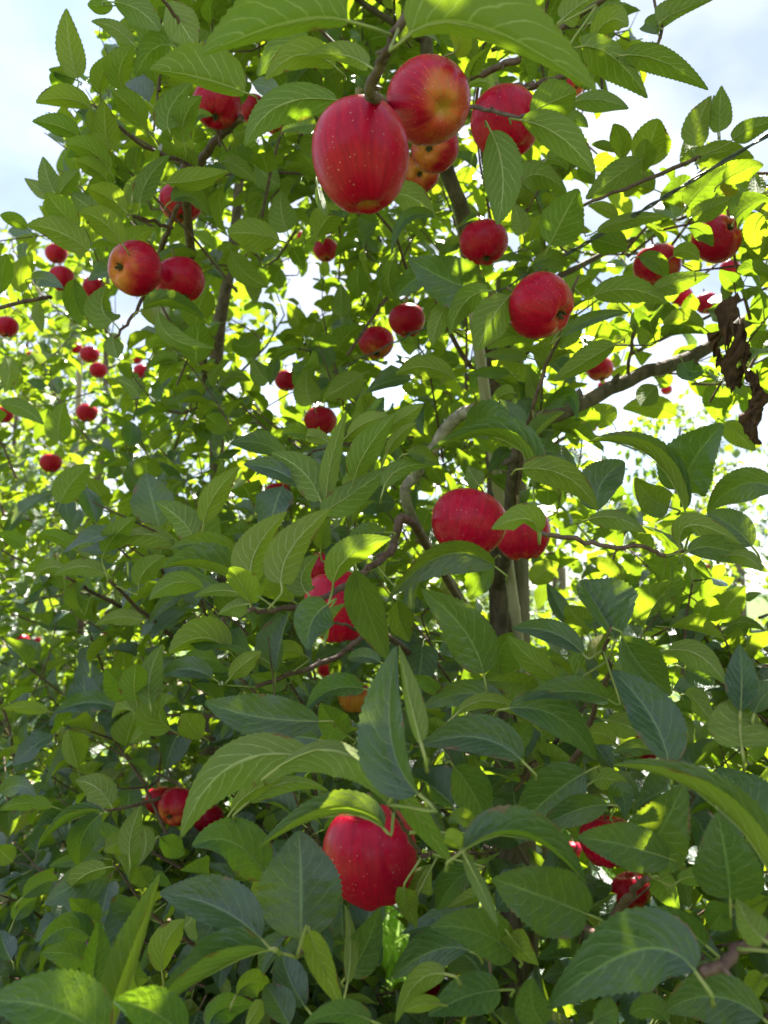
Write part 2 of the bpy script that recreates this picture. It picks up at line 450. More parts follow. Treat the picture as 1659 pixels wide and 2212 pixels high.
# grass
def grass(name, n, xr, yr):
    xs = RNG.uniform(*xr, n); ys = RNG.uniform(*yr, n)
    s_off = (xs - MAIN.x) * ROWP.x + (ys - MAIN.y) * ROWP.y
    keep = (np.abs(s_off) > 0.42) & (np.abs(s_off - 4.0) > 0.42)
    xs, ys = xs[keep], ys[keep]; n = len(xs)
    h = RNG.uniform(0.05, 0.16, n); a = RNG.uniform(0, 2 * np.pi, n); w = RNG.uniform(0.004, 0.008, n)
    lean = RNG.normal(0, 0.05, (n, 2))
    V = np.zeros((n, 5, 3))
    dx, dy = np.cos(a) * w, np.sin(a) * w
    V[:, 0] = np.stack([xs - dx, ys - dy, 0 * xs], 1); V[:, 1] = np.stack([xs + dx, ys + dy, 0 * xs], 1)
    mx, my = xs + lean[:, 0] * .4, ys + lean[:, 1] * .4
    V[:, 2] = np.stack([mx + dx * .8, my + dy * .8, h * .6], 1); V[:, 3] = np.stack([mx - dx * .8, my - dy * .8, h * .6], 1)
    V[:, 4] = np.stack([xs + lean[:, 0], ys + lean[:, 1], h], 1)
    me = bpy.data.meshes.new(name)
    b = np.arange(n)[:, None] * 5
    f = [tuple(q) for q in (b + np.array([0, 1, 2, 3])).tolist()] + [tuple(q) for q in (b + np.array([3, 2, 4])).tolist()]
    me.from_pydata(V.reshape(-1, 3).tolist(), [], f)
    o = link(name, me, None, [M_GRASSB])
    tag(o, 'green grass of the orchard alley beyond the trees', 'grass', kind='stuff')
grass('grass', 42000, (-1.6, 2.6), (1.9, 7.0))

# ------------------------------------------------------------------ leaves
def prof(t):
    """half width of the blade along the midrib, 1 at the widest"""
    t = np.clip(t, 0, 1)
    s = np.sin(np.pi * t ** 0.80)
    return np.clip(s, 0, 1) ** 0.66 * (1 - 0.30 * t ** 3) / 0.955
def blade_grid(rows, cols, teeth):
    """(t, q) grid with toothed margin: returns t[r], factor per row"""
    t = np.linspace(0, 1, rows + 1)
    fac = np.ones(rows + 1); shift = np.zeros(rows + 1)
    if teeth:
        odd = (np.arange(rows + 1) % 2) == 1
        fac = np.where(odd, 1.03, 0.97); shift = np.where(odd, 0.006, -0.003)
        fac[0] = fac[-1] = 1; shift[0] = shift[-1] = 0
    return t, fac, shift

TREES = {}
TWIG_PTS = []       # (point, tree) along hand-set shoots, for leaf stalks to reach

def hero_leaf(base, mid, tip, wl, wr, face, d, dmid, dtip, tree, rows=44):
    P0, P1, Pm = (np.array(at(*base, d)), np.array(at(*tip, d + dtip)), np.array(at(*mid, d + dmid)))
    C = 2 * Pm - 0.5 * (P0 + P1)
    L = np.linalg.norm(P1 - P0)
    t, fac, shift = blade_grid(rows, 4, True)
    sc = d / FPX
    wl_, wr_ = wl * sc, wr * sc
    wl_ *= 1.22; wr_ *= 1.22
    Wm = 1.05 * max(abs(wl_), abs(wr_))
    sg = 1.0 if face == 't' else -1.0
    tt = t[:, None]
    cur = (1 - tt) ** 2 * P0 + 2 * tt * (1 - tt) * C + tt ** 2 * P1
    T = 2 * (1 - tt) * (C - P0) + 2 * tt * (P1 - C)
    T /= np.linalg.norm(T, axis=1)[:, None] + 1e-9
    V = np.array(CAM) - cur; V /= np.linalg.norm(V, axis=1)[:, None]
    S = np.cross(V, T); S /= np.linalg.norm(S, axis=1)[:, None] + 1e-9
    Nn = np.cross(T, S)
    W = prof(t) * Wm
    ph1, ph2 = random.uniform(0, 6.28), random.uniform(0, 6.28)
    amp = random.uniform(0.05, 0.16); fq = random.uniform(1.2, 2.6)
    qs = np.array([-1, -0.75, -0.5, -0.25, 0, 0.25, 0.5, 0.75, 1.0])
    verts = []; uvs = []
    for j, q in enumerate(qs):
        side = wl_ if q < 0 else wr_
        sgn_side = 1.0 if q < 0 else -1.0
        aq = abs(q)
        c = np.clip(side / Wm, -1, 1)
        th = math.acos(c)                         # angle of this half out of the picture plane
        # blade curves: flatter at the rim for open leaves
        th_q = th * (1.10 - 0.20 * aq) if c > 0 else th
        inpl = math.cos(th_q); outp = math.sin(th_q)
        edge = fac if aq == 1 else 1.0
        wv = amp * aq ** 2 * np.sin(2 * np.pi * fq * t + (ph1 if q < 0 else ph2)) + 0.02 * aq * np.sin(2 * np.pi * 7.5 * t + ph1)
        p = cur + S * (sgn_side * inpl * aq * W * edge)[:, None] + Nn * (sg * (outp * aq + wv) * W)[:, None]
        if aq == 1: p = p + T * (shift * L)[:, None]
        verts.append(p); uvs.append(np.stack([t, np.full_like(t, (q + 1) / 2)], 1))
    R = rows + 1
    Vv = np.concatenate(verts); UV = np.concatenate(uvs)
    F = []
    for j in range(len(qs) - 1):
        for i in range(rows):
            a, b = j * R + i, (j + 1) * R + i
            F.append((a, b, b + 1, a + 1) if face == 't' else (a, a + 1, b + 1, b))
    mb = MB()
    mb.add([Vector(p) for p in Vv], F, 0, [tuple(x) for x in UV])
    # stalk
    best, bd = None, 0.045
    for p, trn in TWIG_PTS:
        dd = np.linalg.norm(p - P0)
        if dd < bd: best, bd = p, dd
    if best is None or bd < 0.004:
        best = P0 - T[0] * 0.013 - V[0] * 0.026 + np.array((0, 0, -0.004))
    c1 = P0 - T[0] * min(0.4 * np.linalg.norm(best - P0), 0.02)
    pts = [best, 0.5 * (best + c1), c1, P0, cur[2], cur[int(rows * .35)], cur[int(rows * .7)]]
    off = Nn[0] * (-sg) * 0.0006
    pts = [pts[0], pts[1], pts[2], pts[3] + off] + [cur[i] + Nn[i] * (-sg) * 0.0004 for i in (2, int(rows * .3), int(rows * .6))]
    pts = catmull(pts, 2)
    r0 = 0.00095
    rad = list(np.interp(np.linspace(0, 1, len(pts)), [0, 0.1, 0.5, 1], [r0 * 1.5, r0, r0, r0 * 0.25]))
    mb.tube(pts, rad, 5, 1)
    o = mb.build('leaf', [M_LEAF, M_PET], tree, origin=Vector(P0))
    return o

HERO = """
A 335 340 300 190 288 35 48 46 u 1.0
A 390 465 275 425 155 445 24 46 u 1.0
A 325 345 265 320 210 300 24 26 t 1.05
A 290 390 250 350 215 320 26 24 u 1.05
A 430 400 440 320 500 235 36 34 u .98
A 430 405 410 350 400 290 15 16 t 1.02
A 530 385 520 290 578 195 52 40 u .95
A 490 10 600 45 690 135 42 50 u .9
A 490 25 430 25 378 22 26 24 u 1.0
A 575 190 490 120 393 92 30 28 u .95
A 750 200 660 215 585 330 45 48 u .9
A 720 10 780 100 850 210 60 58 u .85
A 800 195 700 165 610 200 28 40 u .95
A 1060 400 850 335 645 302 14 115 u .75
A 1500 90 1250 100 870 240 14 160 u .44
A 1590 285 1470 235 1320 245 26 46 u .6
A 1450 290 1300 235 1145 345 42 52 u .78
A 1460 435 1210 455 1060 630 66 52 u .66
A 730 560 740 460 835 355 50 52 u .92
A 795 620 800 505 872 415 40 38 u .95
A 830 560 860 500 918 500 22 14 t .98
A 620 545 560 460 482 395 42 50 u .98
A 408 580 395 530 390 470 16 24 u 1.02
A 470 655 455 550 450 440 46 46 u 1.0
A 340 595 255 545 138 525 30 42 u 1.0
A 475 740 390 650 283 625 36 46 u 1.0
A 460 775 400 725 330 695 28 38 u 1.0
A 500 830 500 740 490 665 24 48 t 1.1
A 590 760 585 690 600 635 36 32 u 1.1
A 570 880 580 810 625 745 32 32 u 1.0
A 605 880 645 765 735 668 36 40 u 1.0
A 720 790 840 780 985 740 44 30 u 1.0
A 740 870 830 850 905 935 44 26 t 1.0
A 235 830 205 760 185 675 36 40 u 1.1
A 255 840 290 790 340 735 26 34 u 1.1
A 215 850 160 810 105 770 26 26 u 1.1
A 340 990 258 905 198 830 42 46 u 1.0
A 540 910 460 848 383 815 34 50 u 1.0
A 440 920 365 880 300 830 42 48 u 1.06
A 385 1085 250 1000 115 975 44 54 u .98
A 530 1055 440 955 345 920 42 50 u .98
A 120 990 60 950 0 930 22 26 u 1.15
A 540 1080 595 1020 660 1000 42 40 u 1.05
A 1210 1040 1090 1008 985 1010 62 46 u .98
A 1240 1000 1215 910 1215 820 50 52 u 1.2
A 1370 1020 1410 950 1480 890 52 46 u 1.2
A 1365 540 1290 545 1215 570 26 40 t .85
A 1370 800 1385 870 1410 930 16 15 u .75
A 1210 400 1150 375 1090 360 32 32 t .85
A 1340 170 1230 200 1110 330 50 48 u .85
A 1000 1090 1060 1180 1160 1240 40 40 u 1.3
A 1110 700 1150 760 1210 800 48 46 u 1.35
A 1300 640 1330 700 1330 790 46 48 u 1.35
A 960 700 1030 720 1110 790 30 30 u 1.25
B 110 150 420 120 920 400 165 14 u .44
B 770 85 850 20 960 -50 50 46 u .62
B 860 200 1000 255 1140 425 34 78 u .62
B 1040 240 1210 270 1402 390 46 46 u .64
B 630 490 730 440 830 395 70 62 u .72
B 810 445 930 430 1057 470 26 40 u .76
B 760 520 820 515 882 550 28 16 u .8
B 590 520 760 590 912 755 60 50 u .68
B 460 565 512 750 490 972 70 66 u .68
B 715 1060 770 950 840 815 70 76 u .9
B 1110 690 1000 765 870 860 48 48 u 1.0
B 1025 690 1020 610 990 535 32 38 u 1.1
B 1130 725 1150 620 1190 515 60 70 u 1.05
B 1120 745 1120 670 1130 600 22 44 u 1.02
B 1340 630 1362 520 1415 412 50 44 u .95
B 1440 560 1432 490 1425 410 18 20 t 1.0
B 1450 570 1450 470 1458 368 34 42 u .97
B 1505 605 1600 550 1720 512 36 38 u .9
B 1340 690 1320 640 1310 580 40 48 u 1.0
B 1350 705 1470 655 1600 685 40 40 u .92
B 1465 785 1550 735 1640 715 36 36 u 1.0
B 1610 840 1605 790 1600 745 26 32 u 1.05
B 1520 945 1580 890 1660 860 62 34 u .95
B 590 790 680 755 790 830 42 58 u 1.05
B 640 1030 660 980 690 930 40 40 u 1.05
B 600 1010 580 940 560 880 32 36 u .95
B 20 850 110 850 220 930 46 50 u 1.1
B 220 935 95 945 32 1105 16 24 t .95
B 1000 660 950 630 895 625 14 18 u 1.15
B 910 795 870 750 840 715 22 26 u 1.1
B 1010 938 940 900 880 890 22 26 u 1.15
B 920 998 1080 945 1235 940 22 30 u 1.0
B 1170 820 1100 800 1030 800 40 58 u 1.15
B 1330 830 1260 830 1190 865 58 52 u 1.15
B 1310 890 1390 800 1490 715 46 50 u 1.05
B 1330 940 1430 890 1520 850 32 40 u 1.0
B 1050 1080 970 1050 890 1030 40 50 u 1.1
B 1190 100 1270 50 1440 -10 50 22 u .7
B 1185 150 1150 110 1125 100 28 36 t .75
B 900 170 980 85 1055 115 44 40 u .75
B 890 100 970 55 1050 15 40 40 u .8
B 370 330 400 260 462 200 14 34 t .7
B 1310 985 1375 1000 1420 1065 22 32 t .95
B 690 60 650 10 640 -70 50 50 u .7
B 300 230 330 180 320 60 40 40 u .65
B 480 380 420 350 350 380 30 40 u .85
B 700 690 760 700 790 740 40 20 u .9
B 1640 930 1600 1000 1620 1100 40 40 u 1.0
B 20 640 100 620 180 640 40 30 u 1.1
C 485 285 440 215 465 128 62 44 u 1.05
C 618 232 745 222 895 288 58 -22 t .98
C 685 240 745 355 930 400 40 24 u .98
C 490 340 492 390 512 440 32 30 u 1.05
C 260 1070 310 980 390 900 52 48 u 1.4
C 260 800 255 720 280 630 46 40 u 1.5
C 0 640 100 660 190 730 30 30 u 1.4
C 600 600 560 560 490 530 30 40 u 1.5
C 1305 1005 1200 930 1052 900 28 50 t .75
C 1385 1055 1300 925 1170 850 54 62 u .72
C 1410 1055 1432 880 1497 670 32 34 u .72
C 1320 780 1265 765 1215 775 16 40 t .8
C 1420 805 1340 775 1258 790 26 26 u .78
C 1530 965 1590 830 1710 680 56 44 u .72
C 1400 1105 1530 1020 1690 905 46 60 u .68
C 835 1210 770 1130 668 1060 44 60 u .85
C 880 1155 930 1030 1035 910 42 44 u .85
C 975 765 930 720 890 692 36 36 u 1.4
C 1350 640 1325 570 1330 495 50 50 u 1.3
C 1570 510 1490 560 1400 612 50 44 u 1.3
C 1195 440 1180 500 1165 560 20 22 t 1.5
C 1475 265 1475 190 1470 120 36 36 u 1.4
C 1555 170 1545 110 1550 45 40 40 u 1.35
C 320 100 330 210 385 322 42 40 t 1.12
C 140 100 210 105 275 142 28 26 t 1.1
C 95 160 90 80 110 0 36 34 u 1.2
C 0 165 10 80 30 -10 42 32 u 1.15
C 165 195 165 260 185 332 20 20 u 1.2
C 1500 780 1580 720 1680 690 30 40 u .76
C 1560 800 1600 700 1659 610 20 44 t .8
C 1480 1000 1540 960 1640 960 30 40 t .78
C 950 560 1010 520 1085 540 20 30 u 1.5
C 20 430 40 500 20 590 30 30 u 1.5
C 960 640 900 600 850 580 24 24 t 1.5
C 1120 350 1060 390 1000 370 40 36 u 1.6
C 1160 540 1120 500 1090 440 40 40 u 1.5
D 440 155 280 105 105 10 82 84 t .9
D 200 75 120 110 50 180 36 44 t 1.0
D 450 150 345 205 285 342 46 46 u .85
D 545 170 465 275 400 412 62 66 u .84
D 300 190 235 280 210 390 36 36 u .92
D 670 365 560 348 445 402 26 42 u .9
D 760 350 900 272 1060 245 26 18 t .95
D 905 172 1070 145 1225 207 46 46 u .95
D 1165 150 1290 105 1410 80 32 40 u .95
D 1100 5 1180 30 1222 102 32 32 t .97
D 1665 75 1590 55 1525 65 26 32 u 1.0
D 1380 312 1290 270 1205 290 22 36 u 1.0
D 1400 230 1445 240 1490 262 28 36 t 1.0
D 1000 380 880 450 730 542 30 48 u .95
D 305 530 170 478 50 515 32 42 u 1.1
D 545 510 450 500 355 512 22 18 t 1.05
D 620 440 520 425 430 432 22 22 t 1.0
D 560 590 510 600 455 645 26 30 u 1.1
D 690 662 800 600 835 705 20 40 t 1.05
D 610 750 550 700 500 620 42 50 t 1.0
D 890 650 850 720 780 785 52 50 u 1.25
D 985 722 940 680 890 650 44 46 u 1.4
D 380 770 465 700 548 745 64 56 t .85
D 630 812 695 745 782 675 52 -16 t .85
D 660 825 560 790 450 775 32 40 u .82
D 645 1010 520 790 195 845 -34 78 t .68
D 600 920 790 955 925 1102 52 56 u .65
D 640 900 690 850 752 850 52 46 t .8
D 925 1100 940 980 1040 890 78 62 t .72
D 1300 1100 1140 860 880 805 -42 66 t .6
D 1290 1010 1340 880 1467 722 105 78 t .62
D 1230 1085 1150 1040 1085 955 52 54 t .66
D 1700 1010 1540 990 1395 1105 64 56 t .55
D 1470 720 1530 770 1605 842 36 40 u 1.2
D 1265 690 1150 650 1030 660 38 42 u 1.5
D 1450 560 1440 640 1450 718 50 50 u 1.2
D 1180 560 1140 600 1110 648 40 40 u 1.2
D 0 1000 80 915 240 900 34 32 u .68
D 100 855 170 860 240 905 32 28 t .7
D 410 990 375 940 365 905 26 40 u .76
D 0 760 80 700 170 640 30 36 u .74
D 10 860 60 780 140 720 20 26 u .73
D 760 160 820 130 900 90 40 30 u 1.1
D 40 20 20 120 60 190 40 40 u 1.2
D 1250 0 1310 -20 1360 20 30 30 u 1.1
D 640 40 720 10 790 40 30 36 t 1.05
D 1560 130 1500 110 1450 60 30 30 u 1.0
D 1210 190 1230 250 1290 300 30 30 t 1.1
D 1290 460 1330 500 1400 480 40 30 t 1.05
D 830 250 800 330 760 400 40 44 t 1.1
D 1120 400 1150 330 1170 280 40 40 u 1.2
E 1085 290 1115 150 1240 0 76 48 u .62
E 1215 310 1265 150 1430 -15 76 58 u .6
E 1060 325 880 245 700 245 -30 92 t .7
E 1030 200 890 140 735 165 6 44 t .74
E 1085 400 1045 320 995 240 28 56 u .6
E 1090 390 1130 310 1180 255 30 20 u .61
E 880 330 760 305 645 380 44 34 u .8
E 1040 352 940 340 835 370 22 26 u .68
E 1325 350 1305 270 1378 185 54 44 u .64
E 1440 310 1510 190 1690 115 60 40 u .6
E 1270 388 1190 345 1110 330 26 38 u .7
E 1065 400 1000 415 940 442 42 26 u .68
E 1415 400 1345 480 1335 597 68 66 t .58
E 1405 545 1430 460 1498 398 38 10 u .57
E 1540 250 1590 430 1680 645 58 72 t .58
E 780 150 600 95 450 178 48 20 u 1.0
E 600 320 630 250 712 190 42 40 u 1.0
E 450 182 500 100 585 25 42 34 u 1.0
E 460 270 350 235 235 275 36 28 u 1.1
E 335 170 250 110 165 100 22 28 u 1.2
E 400 190 380 120 345 60 46 38 u 1.3
E 990 600 870 545 730 612 30 74 u .88
E 650 832 650 700 705 572 46 46 u .9
E 590 822 580 740 590 655 52 44 u .92
E 560 800 500 730 450 680 52 50 t .98
E 600 880 540 850 485 892 22 44 u .95
E 740 940 690 870 755 800 80 30 u .95
E 920 718 810 680 705 705 26 46 t .9
E 880 975 830 930 800 870 42 50 u .92
E 650 920 610 960 560 1000 30 30 u 1.0
E 1380 905 1110 885 885 820 66 80 t .62
E 1570 765 1430 770 1325 857 28 50 t .64
E 1380 985 1260 970 1140 980 50 40 t .78
E 990 725 1050 660 1130 603 32 36 u .88
E 620 470 510 455 410 490 30 28 u 1.1
E 210 862 110 845 10 850 22 24 u 1.15
E 500 845 370 825 230 872 26 40 t 1.1
E 1645 650 1570 625 1500 632 20 32 t .74
E 1500 965 1430 900 1385 825 52 54 t .74
E 1390 160 1400 80 1430 30 36 30 t .7
E 1659 90 1560 110 1480 180 20 40 t .68
E 1310 620 1230 600 1150 640 30 36 u .95
E 760 640 800 690 880 660 36 30 t .95
E 100 160 60 120 0 90 24 30 u 1.2
E 160 280 210 240 290 250 30 26 u 1.2
E 350 420 330 350 370 310 40 30 t 1.15
E 1240 740 1160 730 1080 700 34 34 t .95
F 480 237 260 185 35 362 74 34 t .68
F 430 700 345 510 160 335 80 84 t .6
F 480 200 420 280 370 382 44 58 t .8
F 860 612 720 520 550 505 36 48 t .62
F 760 725 640 640 535 535 42 42 u .66
F 500 705 500 610 560 520 62 80 t .8
F 1000 552 925 425 850 295 14 150 t .6
F 1028 535 1110 670 1240 790 86 50 t .6
F 1230 1092 1150 880 985 685 66 98 t .5
F 1225 600 1360 620 1480 748 40 52 u .62
F 1540 862 1545 720 1535 572 56 50 t .5
F 1545 1015 1540 890 1560 790 108 96 u .48
F 1600 872 1640 800 1710 750 60 50 t .5
F 970 812 790 775 595 818 26 52 t .6
F 650 770 550 735 440 730 52 34 t .68
F 520 822 340 785 165 852 46 48 t .62
F 315 872 490 820 690 962 26 28 u .58
F 540 850 750 890 915 1072 72 58 t .55
F 595 1075 400 975 165 1010 48 84 t .52
F 245 785 180 740 110 710 26 26 t .66
F 150 1220 30 960 55 580 128 36 t .42
F 160 1000 110 800 62 572 16 48 u .415
F 1370 480 1340 360 1330 225 52 70 u 1.25
F 1390 512 1400 440 1425 370 50 48 u 1.2
F 1430 472 1490 400 1560 320 40 50 u 1.25
F 1555 382 1590 360 1632 350 14 16 u 1.3
F 1450 522 1550 475 1645 512 20 32 u 1.25
F 1210 190 1210 250 1190 312 60 60 u 1.15
F 1055 312 970 240 885 205 26 32 u 1.4
F 880 532 840 470 785 405 50 50 u 1.15
F 795 482 750 400 705 308 26 34 t 1.2
F 1275 137 1340 55 1545 142 42 40 u .6
F 1590 150 1500 60 1395 0 60 60 t .62
F 1310 175 1460 160 1659 262 46 48 t .55
F 880 35 1000 25 1135 92 20 42 u .65
F 665 92 610 30 465 75 40 52 u .58
F 640 312 690 260 755 220 42 42 u 1.4
F 1480 190 1560 195 1635 250 20 34 u .57
F 1280 420 1180 390 1110 440 40 40 u 1.5
F 1230 470 1160 500 1090 520 36 40 u 1.5
F 940 440 900 480 860 460 20 30 t .7
F 1020 480 980 500 960 420 20 36 u .66
F 1300 680 1380 720 1430 760 36 40 t .7
F 1300 790 1350 820 1420 920 40 30 u .75
F 60 380 70 470 110 560 50 40 t .72
F 250 560 300 580 370 640 36 46 t .72
F 700 640 760 660 810 720 26 30 t .68
F 650 720 720 700 800 700 40 40 t .72
F 550 1000 600 950 640 900 40 40 t .62
F 960 900 1040 920 1110 960 40 46 u .7
F 1000 1000 940 960 880 960 40 40 u .72
F 1180 1050 1100 1020 990 1040 30 36 t .65
F 1659 960 1600 1010 1570 1030 40 50 t .52
G 1360 -40 1000 -10 780 305 96 72 u .5
G 1200 0 1480 -70 1720 190 16 84 u .48
G 1659 262 1430 205 1110 352 -28 80 t .45
G 1300 740 1302 500 1290 270 152 134 t .5
G 1150 468 1000 320 830 340 66 84 t .58
G 1130 740 930 600 690 540 52 104 t .45
G 490 1115 610 780 694 455 98 -34 t .45
G 400 935 415 800 425 660 42 52 t .5
G 700 882 715 760 796 655 52 46 u .6
G 1160 785 930 880 655 1070 -56 118 t .42
G 440 1170 230 1040 -60 1010 100 120 t .42
G 800 1150 640 1045 488 1010 66 74 t .42
G 1320 1032 1250 910 1210 765 54 60 t .52
G 1335 705 1400 870 1487 1052 44 46 u .45
G 1500 932 1515 760 1490 590 22 26 u .5
G 1510 885 1580 770 1642 600 62 60 t .55
G 1250 1112 1200 1020 1150 935 44 60 t .5
G 1020 985 1080 930 1162 930 32 50 t .52
G 1605 1092 1460 1060 1310 1112 30 42 t .45
G 450 192 310 225 183 322 -24 46 t .85
G 435 200 355 300 345 422 52 46 t .85
G 0 110 80 75 156 122 32 32 t .95
G 230 168 110 150 0 182 26 28 u .95
G 450 392 330 395 210 427 26 28 t .95
G 460 430 340 480 280 577 28 42 u .85
G 480 162 410 80 325 55 52 50 u .95
G 580 300 510 320 450 362 42 32 u .9
G 390 732 280 690 170 772 60 44 t .85
G 370 832 280 800 180 802 46 42 t .82
G 430 665 360 620 300 560 40 44 t .88
G 50 830 20 770 0 700 34 40 t .9
G 340 655 270 580 230 490 40 46 t .92
G 560 380 570 270 612 160 42 40 u .85
G 640 500 600 440 590 420 40 36 t .9
G 690 300 740 340 800 370 40 36 t .8
G 1000 190 1090 100 1220 50 30 26 u .56
G 1070 150 1250 60 1420 100 20 36 u .55
G 600 950 580 900 600 830 30 50 t .6
G 100 560 180 500 250 480 40 36 t .95
G 60 660 100 600 160 560 30 36 t .95
G 900 1120 960 1040 1100 1020 40 50 t .5
G 1060 1120 1100 1060 1130 1000 24 30 u .46
H 345 355 610 300 876 506 98 -10 t .42
H 345 358 300 310 262 300 26 34 u .43
H 340 365 420 520 492 682 20 26 u .42
H 870 20 720 120 560 272 92 88 t .6
H 970 160 820 185 665 267 52 48 t .56
H 300 -10 380 100 442 232 72 70 t .56
H 1232 392 1020 330 835 300 72 74 t .5
H 1130 372 1195 270 1300 60 98 104 t .53
H 1710 540 1420 150 985 -10 -54 100 t .4
H 1495 562 1480 400 1440 190 112 108 t .46 -0.012
H 1680 310 1570 150 1440 0 104 112 t .5
H 1345 880 1080 790 703 1040 132 132 t .37
H 880 632 660 545 468 478 112 100 t .5
H 390 440 300 500 230 612 48 60 t .56
H 140 532 160 470 205 415 42 60 u .6
H 90 520 105 600 142 692 42 36 u .55
H 560 805 400 705 200 690 66 74 t .52
H 370 790 210 790 35 905 60 76 t .5
H 265 890 140 930 50 1102 42 42 u .45
H 540 720 590 780 668 852 52 42 u .5
H 690 1112 640 1010 645 905 62 62 t .45
H 1390 765 1240 660 1092 625 62 44 t .46
H 1640 742 1570 660 1522 562 48 58 u .37
H 1640 1085 1420 985 1212 1055 92 76 t .43
H 1180 470 1230 540 1277 626 42 52 u .55
H 1390 462 1370 400 1330 340 42 50 t .6
H 250 1022 170 1020 85 1052 22 26 u .48
H 500 960 350 990 190 1070 60 66 t .52
H 1500 600 1450 640 1412 695 52 52 t .47
H 440 540 370 560 270 610 22 30 u .53
H 900 60 980 50 1080 110 40 40 u .62
H 1000 160 1030 120 1040 220 44 44 t .6
H 380 250 330 210 280 240 30 30 t .5
H 70 110 180 260 300 420 44 40 u .44
H 1270 490 1340 470 1420 500 30 30 u .55
H 1659 560 1600 600 1520 640 30 40 t .48
H 1230 1100 1150 1040 1060 1060 40 50 t .46
H 900 1100 960 1060 1010 1040 40 50 t .42
H 1640 900 1600 960 1590 1050 30 40 u .45
"""
def owner(x, y, d, tile):
    if tile in 'AC' and x < 590: return 'second'
    if tile in 'EG' and d >= 0.85 and x < 470: return 'second'
    if x > 1420 and y > 1500 and d < .56: return 'near'
    return 'main'

# hand-set shoots: tree, width(px) start,end, d start,end, joint (reach back to the leader), points
SHOOTS = [
 ('second', 6, 9, 1.0, 1.14, 0, [(165, 195), (240, 262), (330, 325), (405, 350)]),
 ('second', 14, 22, 1.15, 1.25, 1, [(522, 252), (498, 275), (460, 310), (425, 362), (400, 420)]),
 ('second', 6, 7, 1.0, 1.05, 0, [(150, 258), (175, 296), (215, 340)]),
 ('main', 7, 10, .8, .86, 0, [(345, -10), (390, 55), (437, 108)]),
 ('main', 20, 27, .46, .50, 0, [(920, -25), (852, 82), (822, 138), (797, 190), (798, 204)]),
 ('main', 26, 26, .52, 1.36, 0, [(800, 205), (850, 250), (905, 300), (960, 352)]),
 ('main', 26, 34, 1.4, 1.1, 1, [(1659, 662), (1600, 700), (1500, 768), (1400, 802), (1300, 850), (1220, 890), (1130, 945)]),
 ('main', 30, 22, 1.0, 1.15, 1, [(1022, 888), (985, 905), (930, 975), (896, 1030), (882, 1095)]),
 ('main', 9, 20, .58, .78, 1, [(535, 1318), (600, 1318), (660, 1305), (740, 1270), (800, 1225), (850, 1185), (890, 1130)]),
 ('main', 5, 8, .6, .66, 0, [(700, 1335), (745, 1350), (792, 1372)]),
 ('main', 11, 8, .62, .62, 0, [(1165, 1152), (1245, 1167), (1330, 1182), (1390, 1180), (1435, 1200), (1485, 1186)]),
 ('main', 7, 14, .6, .75, 1, [(1318, 1355), (1304, 1415), (1322, 1440), (1300, 1490), (1270, 1570), (1235, 1650)]),
 ('main', 7, 10, .45, .60, 1, [(840, 1740), (880, 1800), (905, 1838), (950, 1845)]),
 ('near', 26, 22, .37, .40, 0, [(1512, 2105), (1570, 2075), (1620, 2040), (1680, 2005)]),
 ('main', 14, 17, .55, .68, 1, [(1402, 1890), (1372, 1925), (1332, 1965), (1290, 2020)]),
 ('second', 6, 9, 1.1, 1.2, 0, [(142, 1245), (200, 1280), (262, 1312)]),
 ('second', 7, 10, 1.0, 1.15, 0, [(235, 1250), (300, 1315), (377, 1377)]),
 ('main', 7, 10, .9, 1.0, 0, [(480, 1335), (520, 1415), (552, 1470)]),
 ('main', 9, 15, .9, 1.1, 1, [(552, 1482), (650, 1450), (742, 1412), (830, 1370)]),
 ('second', 7, 9, .98, 1.1, 0, [(305, 1560), (352, 1582), (465, 1598)]),
 ('main', 7, 10, 1.35, 1.5, 1, [(750, 768), (812, 676), (832, 650), (905, 588)]),
 ('main', 7, 10, .97, .92, 0, [(1258, 443), (1370, 400), (1512, 338)]),
 ('main', 8, 6, .72, .72, 0, [(1378, 104), (1427, 80), (1412, -5)]),
 ('main', 14, 16, .75, .85, 0, [(1122, 130), (1070, 146), (1005, 173), (960, 200)]),
 ('main', 8, 10, .74, .80, 0, [(1148, 255), (1095, 248), (1015, 228)]),
 ('main', 14, 16, .8, .9, 0, [(1222, 163), (1160, 185), (1110, 188)]),
 ('main', 12, 12, .62, .7, 0, [(1308, -4), (1225, 52), (1180, 90)]),
 ('main', 6, 9, .95, 1.05, 1, [(1248, 595), (1210, 722), (1180, 788), (1140, 925)]),
 ('main', 7, 8, 1.2, 1.25, 0, [(1372, 700), (1360, 770), (1354, 830)]),
 ('second', 6, 8, 1.04, 1.1, 0, [(250, 728), (280, 693), (312, 640)]),
 ('second', 10, 14, 1.1, 1.2, 0, [(386, 442), (362, 500), (344, 552)]),
 ('second', 8, 8, 1.05, 1.1, 0, [(285, 467), (330, 478), (372, 492)]),
 ('second', 6, 8, .86, .95, 0, [(225, 1754), (290, 1740), (345, 1722)]),
 ('second', 9, 9, 1.1, 1.15, 0, [(-20, 670), (75, 648), (110, 640)]),
 ('main', 7, 7, .46, .48, 0, [(640, 2070), (655, 2052), (662, 2030)]),
 ('main', 8, 10, 1.18, 1.25, 0, [(1530, 1345), (1512, 1380), (1505, 1420)]),
]
